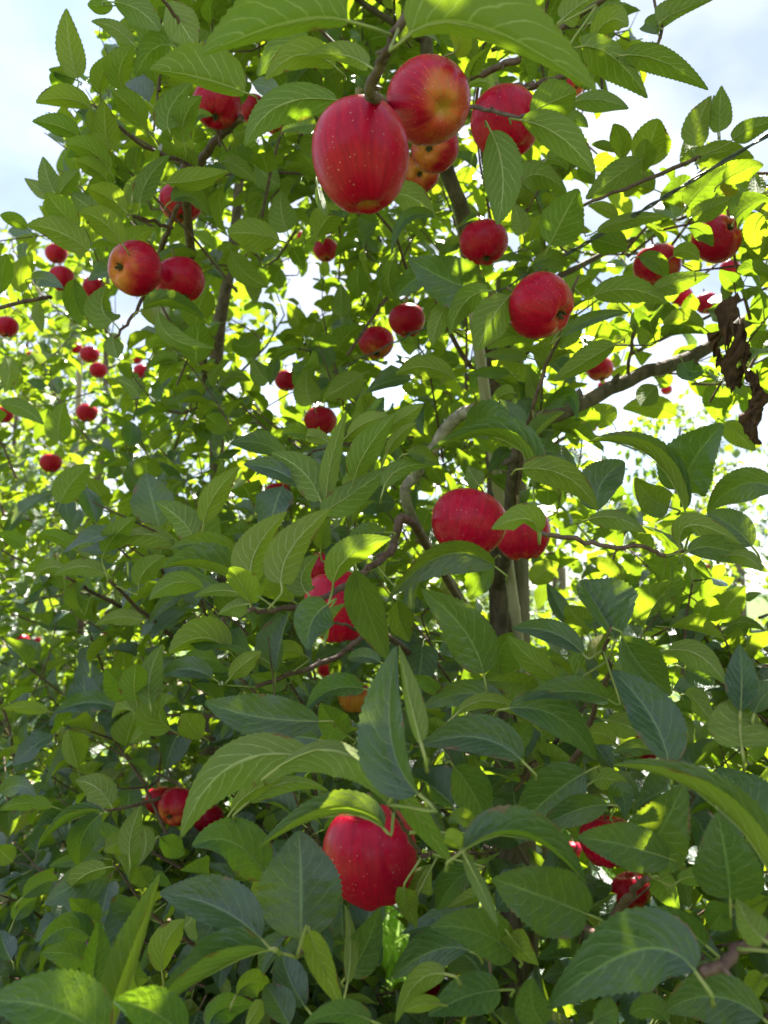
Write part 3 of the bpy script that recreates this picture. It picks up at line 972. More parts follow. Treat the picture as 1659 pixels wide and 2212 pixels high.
# ------------------------------------------------------------------ trees
def leader(base, top, bend=0.06, n=9, seed=0):
    rg = random.Random(seed)
    pts = []
    for i in range(n):
        t = i / (n - 1)
        p = Vector(base).lerp(Vector(top), t)
        p += Vector((rg.uniform(-bend, bend), rg.uniform(-bend, bend), 0)) * (1 if 0 < i else 0)
        pts.append(p)
    return pts
class Tree:
    pass
def make_tree(key, base, pts, r0, r1, label, bark):
    t = Tree(); t.key = key; t.base = Vector(base)
    t.root = empty('apple_tree', base)
    tag(t.root, label, 'tree', 'apple trees of the orchard rows')
    t.pts = catmull(pts, 4)
    mb = MB()
    rr = list(np.linspace(r0, r1, len(t.pts)))
    mb.tube(t.pts, rr, 10, wob=0.06)
    mb.build('trunk', [bark], t.root, origin=base)
    t.rad = rr; t.leaves = 0
    TREES[key] = t
    return t
main_pts = [(0.26, 1.64, 0), (0.262, 1.62, 0.6), tuple(at(1080, 1400, 1.66)), tuple(at(1078, 1200, 1.64)), tuple(at(1068, 950, 1.60)),
            tuple(at(1062, 780, 1.54)), tuple(at(1022, 600, 1.46)), tuple(at(1003, 470, 1.40)), tuple(at(958, 345, 1.38)), tuple(at(925, 150, 1.40)), tuple(at(915, -60, 1.45))]
make_tree('main', (0.26, 1.64, 0), main_pts, 0.026, 0.010, 'nearest apple tree, in the middle, tied to the bamboo cane and square wooden post', M_BARK)
S_B = (-0.60, 2.55, 0)
sec_pts = [S_B, tuple(at(470, 1300, 2.5)), tuple(at(470, 1050, 2.45)), tuple(at(465, 850, 2.4)), tuple(at(474, 700, 2.35)), tuple(at(500, 560, 2.3)), tuple(at(520, 350, 2.3)), tuple(at(530, 120, 2.35))]
make_tree('second', S_B, sec_pts, 0.032, 0.010, 'second apple tree, left of the middle one, its dark trunk below the pair of apples', M_BARK)
def row_pos(s, off=0.0, jit=0.0):
    p = MAIN + ROW * s + ROWP * off
    return Vector((p.x, p.y, 0))
NEAR = Vector((1.02, 0.74, 0))
make_tree('near', NEAR, leader(NEAR, NEAR + Vector((0.02, 0.05, 2.45)), 0.03, seed=9), 0.028, 0.008, 'closest apple tree at the right edge, only its lower right shoots and leaves in view', M_BARK)
T3 = Vector((-1.42, 3.6, 0))
make_tree('third', T3, leader(T3, T3 + Vector((0.05, 0.1, 3.5)), 0.03, seed=3), 0.030, 0.008, 'third apple tree down the row, with the pale white stake beside it', M_BARK)
T4 = Vector((-2.30, 4.7, 0))
make_tree('fourth', T4, leader(T4, T4 + Vector((0.0, 0.1, 3.3)), 0.03, seed=4), 0.030, 0.008, 'fourth apple tree down the row, at the left edge of the picture', M_BARK)
T5 = Vector((-3.0, 5.8, 0))

for key, w0, w1, d0, d1, joint, pts in SHOOTS:
    tr = TREES[key]
    n = len(pts)
    P = [at(x, y, d0 + (d1 - d0) * i / (n - 1)) for i, (x, y) in enumerate(pts)]
    R = [(w0 + (w1 - w0) * i / (n - 1)) / 2 * (d0 + (d1 - d0) * i / (n - 1)) / FPX for i in range(n)]
    if joint:
        end = P[-1]
        tp_ = np.array([p for p in tr.pts])
        k = int(np.argmin(np.abs(tp_[:, 2] - (end.z - 0.22))))
        q = Vector(tp_[k])
        P += [end.lerp(q, 0.5) + Vector((0, 0, -0.02)), q]; R += [R[-1] * 1.1, R[-1] * 1.25]
    C = catmull([tuple(p) for p in P], 5)
    rr = list(np.interp(np.linspace(0, 1, len(C)), np.linspace(0, 1, len(R)), R))
    C = [c + RNG.normal(0, 0.0009, 3) for c in C]
    mb = MB()
    mb.tube(C, rr, 8, wob=0.07)
    if (w0, w1) in ((30, 22),): mat = M_GREY
    elif max(w0, w1) > 24 and d0 > 1: mat = M_BARK
    else: mat = M_TWIG
    # buds on the shoot
    for i in range(3, len(C) - 3, 4):
        dr = Vector(RNG.normal(0, 1, 3)).normalized()
        c = Vector(C[i])
        mb.tube([c, c + dr * rr[i] * 1.7, c + dr * rr[i] * 2.4], [rr[i] * .6, rr[i] * .45, rr[i] * .1], 5)
    o = mb.build('branch', [mat], tr.root, origin=P[0])
    for i, c in enumerate(C):
        TWIG_PTS.append((np.array(c), key))
    tr.shoots = getattr(tr, 'shoots', []) + [o]

hn = 0
for line in HERO.strip().splitlines():
    a = line.split()
    t = a[0]; bx, by, mx_, my_, tx, ty, wL, wR = map(float, a[1:9]); f = a[9]; d = float(a[10])
    base, mid, tip = tp(t, bx, by), tp(t, mx_, my_), tp(t, tx, ty)
    px = math.hypot(tip[0] - base[0], tip[1] - base[1])
    lm = px * d / FPX
    want = random.uniform(0.072, 0.095)
    dz = math.sqrt(max(0.0, want ** 2 - lm ** 2)) if lm < want else 0.0
    dz = min(dz, 0.045)
    sgn = random.choice((-1, 1)) if d > .55 else (1 if random.random() < .7 else -1)
    dtip = sgn * dz + random.uniform(-.012, .012)
    if len(a) > 11: dtip = float(a[11])
    dmid = dtip * 0.5 + random.uniform(-.006, .006)
    hero_leaf(base, mid, tip, wL / 2, wR / 2, f, d, dmid, dtip, TREES[owner(*base, d, t)].root, 44 if d < 0.8 else 28)
    TREES[owner(*base, d, t)].leaves += 1
    hn += 1
print('hero leaves', hn, {k: t.leaves for k, t in TREES.items()})

# ------------------------------------------------------------------ apples
def apple_mesh(name, seed, tall, sho=0.07, full=0.93, lobes=0.022):
    rg = random.Random(seed)
    rows, seg = 26, 36
    V = []; F = []
    ph = rg.uniform(0, 6.28)
    for i in range(rows + 1):
        a = math.pi * i / rows                    # 0 at the stem, pi at the eye
        r = max(0.0, math.sin(a))
        shoulder = 1 + sho * math.cos(a)         # broader above
        z = math.cos(a) * tall
        rr = r ** full * shoulder
        z -= 0.42 * math.exp(-(a / 0.33) ** 2)
        z += 0.26 * math.exp(-((math.pi - a) / 0.24) ** 2)
        for k in range(seg):
            b = 2 * math.pi * k / seg
            lob = 1 + lobes * math.cos(5 * b + ph) * (0.35 + 0.65 * (math.sin(a / 2)) ** 6) + 0.03 * math.cos(b + ph * 2) + 0.018 * math.cos(2 * b + ph)
            zl = z - 1.6 * lobes * math.cos(5 * b + ph) * math.exp(-((math.pi - a - 0.42) / 0.25) ** 2)
            V.append((rr * lob * math.cos(b), rr * lob * math.sin(b), zl))
    for i in range(rows):
        for k in range(seg):
            p, q = i * seg + k, i * seg + (k + 1) % seg
            F.append((p, p + seg, q + seg, q))
    me = bpy.data.meshes.new(name); me.from_pydata(V, [], F)
    me.polygons.foreach_set('use_smooth', [True] * len(F))
    me.materials.append(M_APPLE)
    return me
APM = [apple_mesh('apple', 1, 0.88), apple_mesh('apple', 2, 0.98), apple_mesh('apple', 5, 1.08), apple_mesh('apple', 8, 1.13, 0.065, 0.97, 0.010)]
mb = MB(); mb.tube([(0, 0, .42), (.02, .01, .75), (.07, .0, 1.12), (.13, .02, 1.32)], [.05, .04, .04, .07], 6)
ST = mb.build('stem', [M_STEM]); STM = ST.data; bpy.data.objects.remove(ST)
mb = MB()
for k in range(5):
    b = 2 * math.pi * k / 5
    c, s = math.cos(b), math.sin(b)
    e = Vector((-s, c, 0))
    p = lambda r, z, w: Vector((c * r, s * r, z)) + e * w
    mb.add([p(.05, -.66, -.05), p(.05, -.66, .05), p(.13, -.76, .055), p(.13, -.76, -.055), p(.10, -.90, 0.0)],
           [(0, 1, 2, 3), (3, 2, 4)])
mb.tube([(0, 0, -.60), (0, 0, -.70)], [.09, .05], 8)
CX = mb.build('calyx', [M_CALYX]); CXM = CX.data; bpy.data.objects.remove(CX)
APPLES = []
def apple(px, py, w, axis, blush, tall, label, diam=0.075, d=None, loc=None):
    """w = apparent width in pixels; axis = direction of the eye (right, up, towards the viewer)"""
    r = diam / 2
    if d is None: d = diam * FPX / w
    else: r = w * d / FPX / 2
    c = at(px, py, d)
    ax = (RT * axis[0] + UP * axis[1] - FW * axis[2]).normalized()
    me = APM[tall]
    o = link('apple', me)
    o.location = c
    q = (-ax).to_track_quat('Z', 'Y')
    o.rotation_mode = 'QUATERNION'
    o.rotation_quaternion = q @ Vector((0, 0, 1)).rotation_difference(Vector((0, 0, 1)))
    o.scale = (r, r, r)
    o['blush'] = float(blush)
    tag(o, label, 'apple', 'apples hanging in the apple trees')
    link('stem', STM, o); link('calyx', CXM, o)
    APPLES.append((px, py, w / 2, d))
    return o
AL = [
 (782, 337, 214, (.12, -.97, .0), 0.0, 3, 'largest apple, deep red with purple bloom, hanging left in the top cluster', .077),
 (925, 218, 178, (.30, -.58, .75), .45, 3, 'tall red apple with orange base and open eye, right of the largest apple', .072),
 (938, 318, 104, (-.35, -.45, .82), .70, 0, 'orange red apple peeping out under the tall apple with the open eye', .066),
 (908, 374, 82, (-.1, -.45, .88), .75, 0, 'yellow eyed apple lowest in the top cluster, beside the trunk', .060),
 (800, 452, 56, (.0, -.9, .3), .5, 0, 'apple almost hidden right beneath the largest apple', .060),
 (1092, 268, 150, (.1, -.95, .2), .05, 1, 'dark red apple behind the hanging leaf, right of the top cluster', .075),
 (468, 226, 104, (.0, -.9, .4), .10, 0, 'purple red apple under the long leaf near the top left', .072),
 (549, 238, 62, (.2, -.8, .4), .25, 1, 'half hidden red apple just right of the purple red one', .070),
 (598, 268, 50, (.1, -.9, .3), .55, 0, 'pale apple behind a leaf between the purple red and the largest apple', .066),
 (290, 578, 118, (-.45, -.24, .86), .72, 0, 'streaked apple with yellow eye, left of the hanging pair', .073),
 (390, 606, 108, (.25, -.92, .15), .12, 0, 'plain red apple, right one of the hanging pair', .072),
 (392, 438, 92, (.1, -.9, .2), .30, 0, 'apple mostly covered by leaves straight above the hanging pair', .072),
 (1170, 660, 146, (.62, -.50, .56), .18, 0, 'glossy red apple with its eye to the lower right, alone right of the leader', .074),
 (1046, 524, 104, (.1, -.9, .2), .05, 0, 'dark red apple above the glossy one, tucked behind leaves at the trunk', .074),
 (880, 692, 80, (.05, -.95, .1), .35, 0, 'orange red apple beside the trellis wire, upper of the two', .074),
 (813, 740, 76, (.05, -.9, .3), .66, 0, 'yellow orange apple hanging on the trellis wire, lower of the two', .074),
 (620, 822, 52, (.1, -.95, .1), .12, 0, 'small red apple half behind a leaf, in front of the middle sky gap', .070),
 (692, 909, 70, (.0, -.95, .2), .30, 0, 'round pink striped apple hanging above the pale upright leaves', .072),
 (704, 540, 54, (.1, -.95, .2), .2, 0, 'small apple half covered below the largest apple', .070),
 (650, 512, 26, (.1, -.95, .2), .3, 0, 'tiny bit of red apple left of the one below the largest apple', .064),
 (1548, 514, 106, (.36, .30, .86), .15, 0, 'purple red apple with dark leaf across it, near the right edge', .074),
 (1421, 574, 100, (.1, -.9, .2), .72, 0, 'yellowish apple under a dark leaf, near the right edge', .072),
 (1577, 580, 42, (.1, -.9, .2), .15, 0, 'small pink apple right below the purple red one at the right edge', .066),
 (1473, 642, 48, (.1, -.9, .2), .15, 0, 'left one of two small apples beside the withered leaves', .068),
 (1527, 655, 50, (.1, -.9, .2), .10, 0, 'right one of two small apples beside the withered leaves', .068),
 (1296, 797, 58, (.1, -.9, .2), .55, 0, 'orange apple just above the thick right limb', .070),
 (1303, 834, 24, (.1, -.9, .2), .55, 0, 'tiny orange apple touching the thick right limb', .060),
 (1010, 1130, 166, (-.30, -.86, .36), .10, 0, 'bright red apple in the centre right pair, the left and larger one', .076),
 (1126, 1152, 124, (.1, -.95, .1), .35, 1, 'red orange apple in the centre right pair, partly behind a curled leaf', .072),
 (704, 1228, 84, (-.2, -.9, .1), .05, 0, 'pinkish red apple showing as a strip above the tall one at centre left', .070),
 (732, 1308, 148, (.12, -.97, .1), .05, 3, 'tall bright red apple with a leafy twig across it, centre left', .074),
 (803, 1846, 200, (.10, -.98, .05), .04, 2, 'bright red apple nearest the bottom with the small star scar', .075),
 (346, 1728, 62, (.1, -.9, .2), .25, 1, 'left one of three apples at lower left, behind the twig', .070),
 (382, 1742, 84, (-.25, -.35, .85), .45, 0, 'middle one of three apples at lower left, its eye showing', .071),
 (450, 1768, 66, (.1, -.9, .2), .40, 0, 'right one of three apples at lower left, below the arching leaf', .068),
 (1312, 1815, 114, (.0, -.9, .2), .18, 1, 'pink apple behind the pale leaf at lower right', .072),
 (1364, 1922, 84, (.2, -.9, .2), .55, 0, 'striped orange apple behind the brown twig at lower right', .070),
 (1238, 1836, 40, (.0, -.9, .2), .05, 0, 'dark red sliver of an apple left of the pink apple at lower right', .070),
 (1104, 1996, 40, (.0, -.9, .2), .62, 0, 'small orange apple low between dark leaves near the bottom', .068),
 (938, 2130, 52, (.0, -.9, .2), .10, 0, 'red apple showing low at the bottom between leaves', .070),
 (1396, 1612, 66, (.0, -.9, .2), .05, 0, 'dark red apple behind the large bluish leaf at right', .072),
 (768, 1508, 74, (.0, -.9, .2), 2.2, 0, 'golden yellow apple behind the dark leaves in the middle', .070),
 (702, 1446, 36, (.0, -.9, .2), .20, 0, 'red apple behind the twig, above the golden apple', .070),
 (600, 1066, 56, (.1, -.9, .2), .20, 0, 'red apple under the serrated leaf, left of the pale leaves', .070),
 (552, 1040, 34, (.1, -.9, .2), .30, 0, 'small red apple just left of the one under the serrated leaf', .070),
 (544, 962, 36, (.1, -.9, .2), .65, 0, 'small orange apple in the shade right of the second trunk', .068),
 (110, 1000, 46, (.1, -.9, .2), .12, 0, 'pink apple alone at the left, above the dark shoots', .072),
 (194, 766, 40, (.1, -.9, .2), .10, 0, 'red apple at the top of the white stake', .072),
 (213, 800, 38, (.1, -.9, .2), .15, 0, 'red apple just right of the white stake, below the first', .072),
 (164, 752, 26, (.1, -.9, .2), .20, 0, 'small apple up left of the white stake', .066),
 (14, 706, 50, (.1, -.9, .2), .05, 0, 'crimson apple cut by the left edge, upper one', .072),
 (68, 770, 24, (.1, -.9, .2), .15, 0, 'small red apple between the left edge and the white stake', .068),
 (8, 896, 40, (.1, -.9, .2), .15, 0, 'red apple cut by the left edge, lower one', .072),
 (188, 892, 44, (.1, -.9, .2), .12, 0, 'pinkish red apple straight below the white stake', .072),
 (306, 802, 34, (.1, -.9, .2), .10, 0, 'small pink apple between the white stake and the second trunk', .072),
 (294, 774, 28, (.1, -.9, .2), .20, 0, 'tiny apple above the small pink one left of the second trunk', .070),
 (44, 1386, 38, (.1, -.9, .2), .10, 0, 'red apple low at the left edge, left of two', .072),
 (76, 1384, 24, (.1, -.9, .2), .10, 0, 'red apple low at the left edge, right of two', .068),
 (162, 1332, 30, (.1, -.9, .2), .15, 0, 'small pink apple amid the lower left foliage, near the dark shoots', .070),
 (236, 1366, 34, (.1, -.9, .2), .70, 0, 'small yellow red apple right of the pink one in the lower left foliage', .070),
 (372, 1582, 34, (.1, -.9, .2), .05, 0, 'dark red apple behind the thin twig at left, above the three', .070),
 (122, 548, 46, (.1, -.9, .2), .0, 0, 'upper one of three shaded dark apples far left of the hanging pair', .072),
 (134, 602, 54, (.1, -.9, .2), .0, 1, 'left lower one of three shaded dark apples beside the hanging dark leaf', .072),
 (204, 622, 48, (.1, -.9, .2), .0, 1, 'right lower one of three shaded dark apples, nearest the hanging pair', .072),
 (1240, 184, 48, (.1, -.6, .7), .60, 0, 'small striped apple peeping out behind the big top right leaf', .068),
 (700, 156, 22, (.1, -.9, .2), .2, 0, 'speck of red apple among leaves up left of the largest apple', .066),
 (1277, 922, 26, (.1, -.9, .2), .6, 0, 'orange far apple below the thick right limb, left one', .070),
 (1440, 842, 24, (.1, -.9, .2), .6, 0, 'orange far apple below the thick right limb, right one', .070),
]
for x, y, w, ax, bl, tall, lab, dia in AL:
    apple(x, y, w, ax, bl, tall, lab, dia)
KEEP_D = set()
def keep_line(pts, r, d, n=14):
    KEEP_D.add(d)
    for (xa, ya), (xb, yb) in zip(pts[:-1], pts[1:]):
        for i in range(n):
            t = i / n
            APPLES.append((xa + (xb - xa) * t, ya + (yb - ya) * t, r, d))
keep_line([(1300, 507), (1470, 405), (1659, 290)], 9, 1.06)
keep_line([(1659, 662), (1600, 700), (1500, 768), (1400, 802), (1300, 850), (1230, 885)], 11, 1.4)
keep_line([(1585, 650), (1570, 780)], 30, 1.0)
keep_line([(1640, 830), (1635, 960)], 20, 1.0)
keep_line([(1020, 892), (930, 975)], 10, 1.1)
keep_line([(965, 350), (1003, 470)], 14, 1.5, 8)
keep_line([(1042, 640), (1043, 870)], 9, 1.6)
keep_line([(510, 560), (474, 700), (466, 760)], 10, 2.3)
keep_line([(173, 775), (173, 820)], 7, 3.4, 5)
keep_line([(750, 790), (935, 702)], 4, 1.6)
AP = np.array(APPLES)

# ------------------------------------------------------------------ foliage that fills the crowns
def leaf_shape(seed, rows, cols):
    rg = random.Random(seed)
    qs = np.linspace(-1, 1, 2 * cols + 1)
    t, fac, shift = blade_grid(rows, cols, rows >= 10)
    fold = math.radians(rg.uniform(4, 52)); droop = rg.uniform(0.0, 1.3); tw = rg.uniform(-0.9, 0.9)
    wid = rg.uniform(0.28, 0.38); amp = rg.uniform(.05, .22); ph = rg.uniform(0, 6.28); fq = rg.uniform(1, 2.3)
    V = []; UV = []
    pet = 0.24
    for q in qs:
        aq = abs(q); W = prof(t) * wid * (fac if aq == 1 else 1)
        ang = droop * t
        y = pet + np.cumsum(np.concatenate([[0], np.cos(ang[1:]) * (1 / rows)])); z = -np.cumsum(np.concatenate([[0], np.sin(ang[1:]) * (1 / rows)]))
        roll = tw * t
        lx = q * W * math.cos(fold); lz = aq * W * math.sin(fold) + amp * aq ** 2 * W * np.sin(6.28 * fq * t + ph + (1.7 if q > 0 else 0))
        x2 = lx * np.cos(roll) - lz * np.sin(roll); z2 = lx * np.sin(roll) + lz * np.cos(roll)
        V.append(np.stack([x2, y + (shift if aq == 1 else 0), z + z2], 1))
        UV.append(np.stack([t, np.full_like(t, (q + 1) / 2)], 1))
    R = rows + 1; F = []
    for j in range(len(qs) - 1):
        for i in range(rows):
            a, b = j * R + i, (j + 1) * R + i
            F.append((a, b, b + 1, a + 1))
    V = np.concatenate(V); UV = np.concatenate(UV)
    # stalk: a thin three-sided prism
    nv = len(V); r = 0.012
    st = []
    for yy in (0.0, pet + 0.02):
        for k in range(3):
            st.append((r * math.cos(2.09 * k + 1.57), yy, r * math.sin(2.09 * k + 1.57) - 0.004))
    V = np.concatenate([V, np.array(st)]); UV = np.concatenate([UV, np.full((6, 2), 0.5)])
    F2 = [(nv + k, nv + (k + 1) % 3, nv + 3 + (k + 1) % 3, nv + 3 + k) for k in range(3)]
    return V, UV, F, F2
def shape_mesh(sh):
    V, UV, F, F2 = sh
    me = bpy.data.meshes.new('leaf'); me.from_pydata(V.tolist(), [], F + F2)
    me.polygons.foreach_set('use_smooth', [True] * len(me.polygons))
    me.materials.append(M_LEAF); me.materials.append(M_PET)
    me.polygons.foreach_set('material_index', [0] * len(F) + [1] * len(F2))
    li = np.empty(len(me.loops), np.int32); me.loops.foreach_get('vertex_index', li)
    me.uv_layers.new(name='UVMap').data.foreach_set('uv', UV[li].astype(np.float32).ravel())
    return me
SH_HI = [leaf_shape(100 + i, 10, 2) for i in range(12)]
SH_MD = [leaf_shape(200 + i, 8, 1) for i in range(10)]
SH_LO = [leaf_shape(300 + i, 4, 1) for i in range(6)]
ME = {}
def meshes_of(tagname, shapes):
    if tagname not in ME: ME[tagname] = [shape_mesh(s) for s in shapes]
    return ME[tagname]

def bake(name, mats4, idx, shapes, parent, tints):
    """join many leaves into one mesh"""
    Vs, Us, Ts, loops, starts, totals, mi = [], [], [], [], [], [], []
    vo = 0
    allF = []
    for s, sh in enumerate(shapes):
        sel = np.where(idx == s)[0]
        if len(sel) == 0: continue
        V, UV, F, F2 = sh
        Mx = mats4[sel]
        W = np.einsum('nij,vj->nvi', Mx[:, :3, :3], V) + Mx[:, None, :3, 3]
        n = len(sel)
        Vs.append(W.reshape(-1, 3)); Us.append(np.tile(UV, (n, 1))); Ts.append(np.repeat(tints[sel], len(V)))
        FF = np.array(F + F2)
        off = vo + np.arange(n)[:, None, None] * len(V)
        allF.append((FF[None] + off).reshape(-1, 4))
        mi.append(np.tile(np.array([0] * len(F) + [1] * len(F2)), n))
        vo += n * len(V)
    V = np.concatenate(Vs).astype(np.float32); U = np.concatenate(Us).astype(np.float32); F = np.concatenate(allF).astype(np.int32)
    me = bpy.data.meshes.new(name)
    me.vertices.add(len(V)); me.vertices.foreach_set('co', V.ravel())
    me.loops.add(F.size); me.loops.foreach_set('vertex_index', F.ravel())
    me.polygons.add(len(F)); me.polygons.foreach_set('loop_start', np.arange(len(F), dtype=np.int32) * 4)
    me.update(calc_edges=True)
    me.materials.append(M_LEAF); me.materials.append(M_PET)
    me.polygons.foreach_set('material_index', np.concatenate(mi).astype(np.int32))
    me.polygons.foreach_set('use_smooth', np.ones(len(F), bool))
    me.uv_layers.new(name='UVMap').data.foreach_set('uv', U[F.ravel()].ravel())
    a = me.attributes.new('tint', 'FLOAT', 'POINT'); a.data.foreach_set('value', np.concatenate(Ts).astype(np.float32))
    o = link(name, me, parent); o['kind'] = 'stuff'
    return o

SKY = [
 [(-80, -80), (330, -80), (215, 30), (192, 60), (208, 112), (120, 168), (72, 215), (72, 290), (150, 345), (60, 392), (62, 470), (-80, 482)],
 [(1335, -80), (1800, -80), (1800, 300), (1590, 310), (1480, 270), (1400, 330), (1330, 300), (1292, 345), (1275, 330), (1238, 240), (1330, 215), (1330, 180), (1420, 190), (1525, 185), (1420, 100)],
 [(606, 585), (668, 600), (705, 640), (690, 690), (635, 655)],
 [(775, 830), (845, 818), (870, 860), (820, 880)],
 [(552, 822), (606, 835), (596, 890), (556, 872)],
 [(252, 640), (320, 650), (300, 740), (250, 740)],
 [(1250, 398), (1335, 405), (1315, 475), (1262, 465)],
 [(1280, 870), (1420, 850), (1545, 880), (1565, 950), (1680, 960), (1800, 1320), (1600, 1330), (1640, 1100), (1560, 1050), (1440, 985), (1330, 945)],
 [(818, 1940), (850, 1950), (872, 2010), (858, 2080), (872, 2130), (825, 2150), (795, 2110), (815, 2040)],
 [(1000, 1215), (1165, 1215), (1150, 1370), (1080, 1370)],
]
def crosses_fruit(px, py, d):
    for ax_, ay_, ar_, ad_ in APPLES:
        if ar_ > 14 and ((((px - ax_) ** 2 + (py - ay_) ** 2) < ar_ ** 2) & (d < ad_)).any(): return True
    return False
def fill_leaves(rg, base, pts, zlo, zhi, rad, n_tw, per, front, seed, mask=True, low=None, lmin=.048, lmax=.092, expo=1.3):
    """twigs through the crown with leaves in a spiral; returns leaf matrices and twig polylines"""
    P = np.array([tuple(p) for p in pts])
    mats, twl = [], []
    for _ in range(n_tw):
        z = zlo + (zhi - zlo) * rg.uniform(0, 1) ** expo
        f = (z - zlo) / (zhi - zlo)
        cx = np.interp(z, P[:, 2], P[:, 0]); cy = np.interp(z, P[:, 2], P[:, 1])
        a = rg.uniform(0, 6.283)
        R = np.interp(f, [0, .3, .7, 1], [rad * .9, rad, rad * .75, rad * .3])
        rho = R * math.sqrt(rg.uniform(0.02, 1))
        o = np.array((math.cos(a), math.sin(a), 0))
        b = np.array((cx, cy, z)) + o * rho
        dr = o * rg.uniform(.2, 1.0) + np.array((0, 0, rg.uniform(-.1, 1.1))) + rg.normal(0, .3, 3)
        dr /= np.linalg.norm(dr)
        L = rg.uniform(.14, .34)
        tip = b + dr * L
        px, py, d = project(np.array([b + (tip - b) * q for q in np.linspace(0, 1, 9)]))
        if ((d < np.interp(py, [1000, 1350], [front, low or front])) & (px > -60) & (px < 1720) & (py > -60) & (py < 2270)).any(): continue
        if crosses_fruit(px, py, d): continue
        if mask:
            bad = np.zeros(9, bool)
            for q in SKY: bad |= inpoly(px, py, q)
            if bad.any(): continue
        bend = rg.normal(0, .03, 3)
        tw = [b, b + dr * L * .35 + bend * .6, b + dr * L * .7 + bend * .8, tip + np.array((0, 0, .01))]
        twl.append(tw)
        ang = rg.uniform(0, 6.28)
        k = max(4, int(per * L / .25 * rg.uniform(.8, 1.2)))
        e1 = np.cross(dr, (0.3, 0.2, 1)); e1 /= np.linalg.norm(e1); e2 = np.cross(dr, e1)
        for i in range(k):
            s = (i + .6) / k
            p = b + dr * L * s + bend * .7 * math.sin(s * 3)
            ang += 2.4 + rg.normal(0, .3)
            rd = e1 * math.cos(ang) + e2 * math.sin(ang)
            y = rd * rg.uniform(.6, 1.1) + dr * (.35 + .5 * s) + np.array((0, 0, rg.uniform(-.35, .35)))
            y /= np.linalg.norm(y)
            up = np.array((0, 0, 1.0)) + rg.normal(0, .36, 3) + o * .25
            x = np.cross(y, up); x /= np.linalg.norm(x) + 1e-9
            zz = np.cross(x, y)
            Ls = rg.uniform(lmin, lmax)
            M = np.eye(4); M[:3, 0] = x * Ls; M[:3, 1] = y * Ls; M[:3, 2] = zz * Ls; M[:3, 3] = p
            mats.append(M)
    return np.array(mats), twl

def prune(mats, front, mask=True, low=None):
    c = mats[:, :3, 3]; tip = c + mats[:, :3, 1] * 1.2; mid = c + mats[:, :3, 1] * .7
    ok = np.ones(len(mats), bool)
    for P in (c, mid, tip):
        px, py, d = project(P)
        inside = (px > -60) & (px < 1720) & (py > -60) & (py < 2270)
        if mask:
            for q in SKY: ok &= ~inpoly(px, py, q)
        fr = np.interp(py, [1000, 1350], [front, low or front])
        ok &= ~((d < fr) & (inside | (d < .3)))
        for ax_, ay_, ar_, ad_ in AP:
            ok &= ~(((px - ax_) ** 2 + (py - ay_) ** 2 < (ar_ * (1.1 if ar_ > 30 or ad_ in KEEP_D else 0.95 if ar_ > 17 else 0.7)) ** 2) & (d < ad_ + .03))
    return mats[ok]

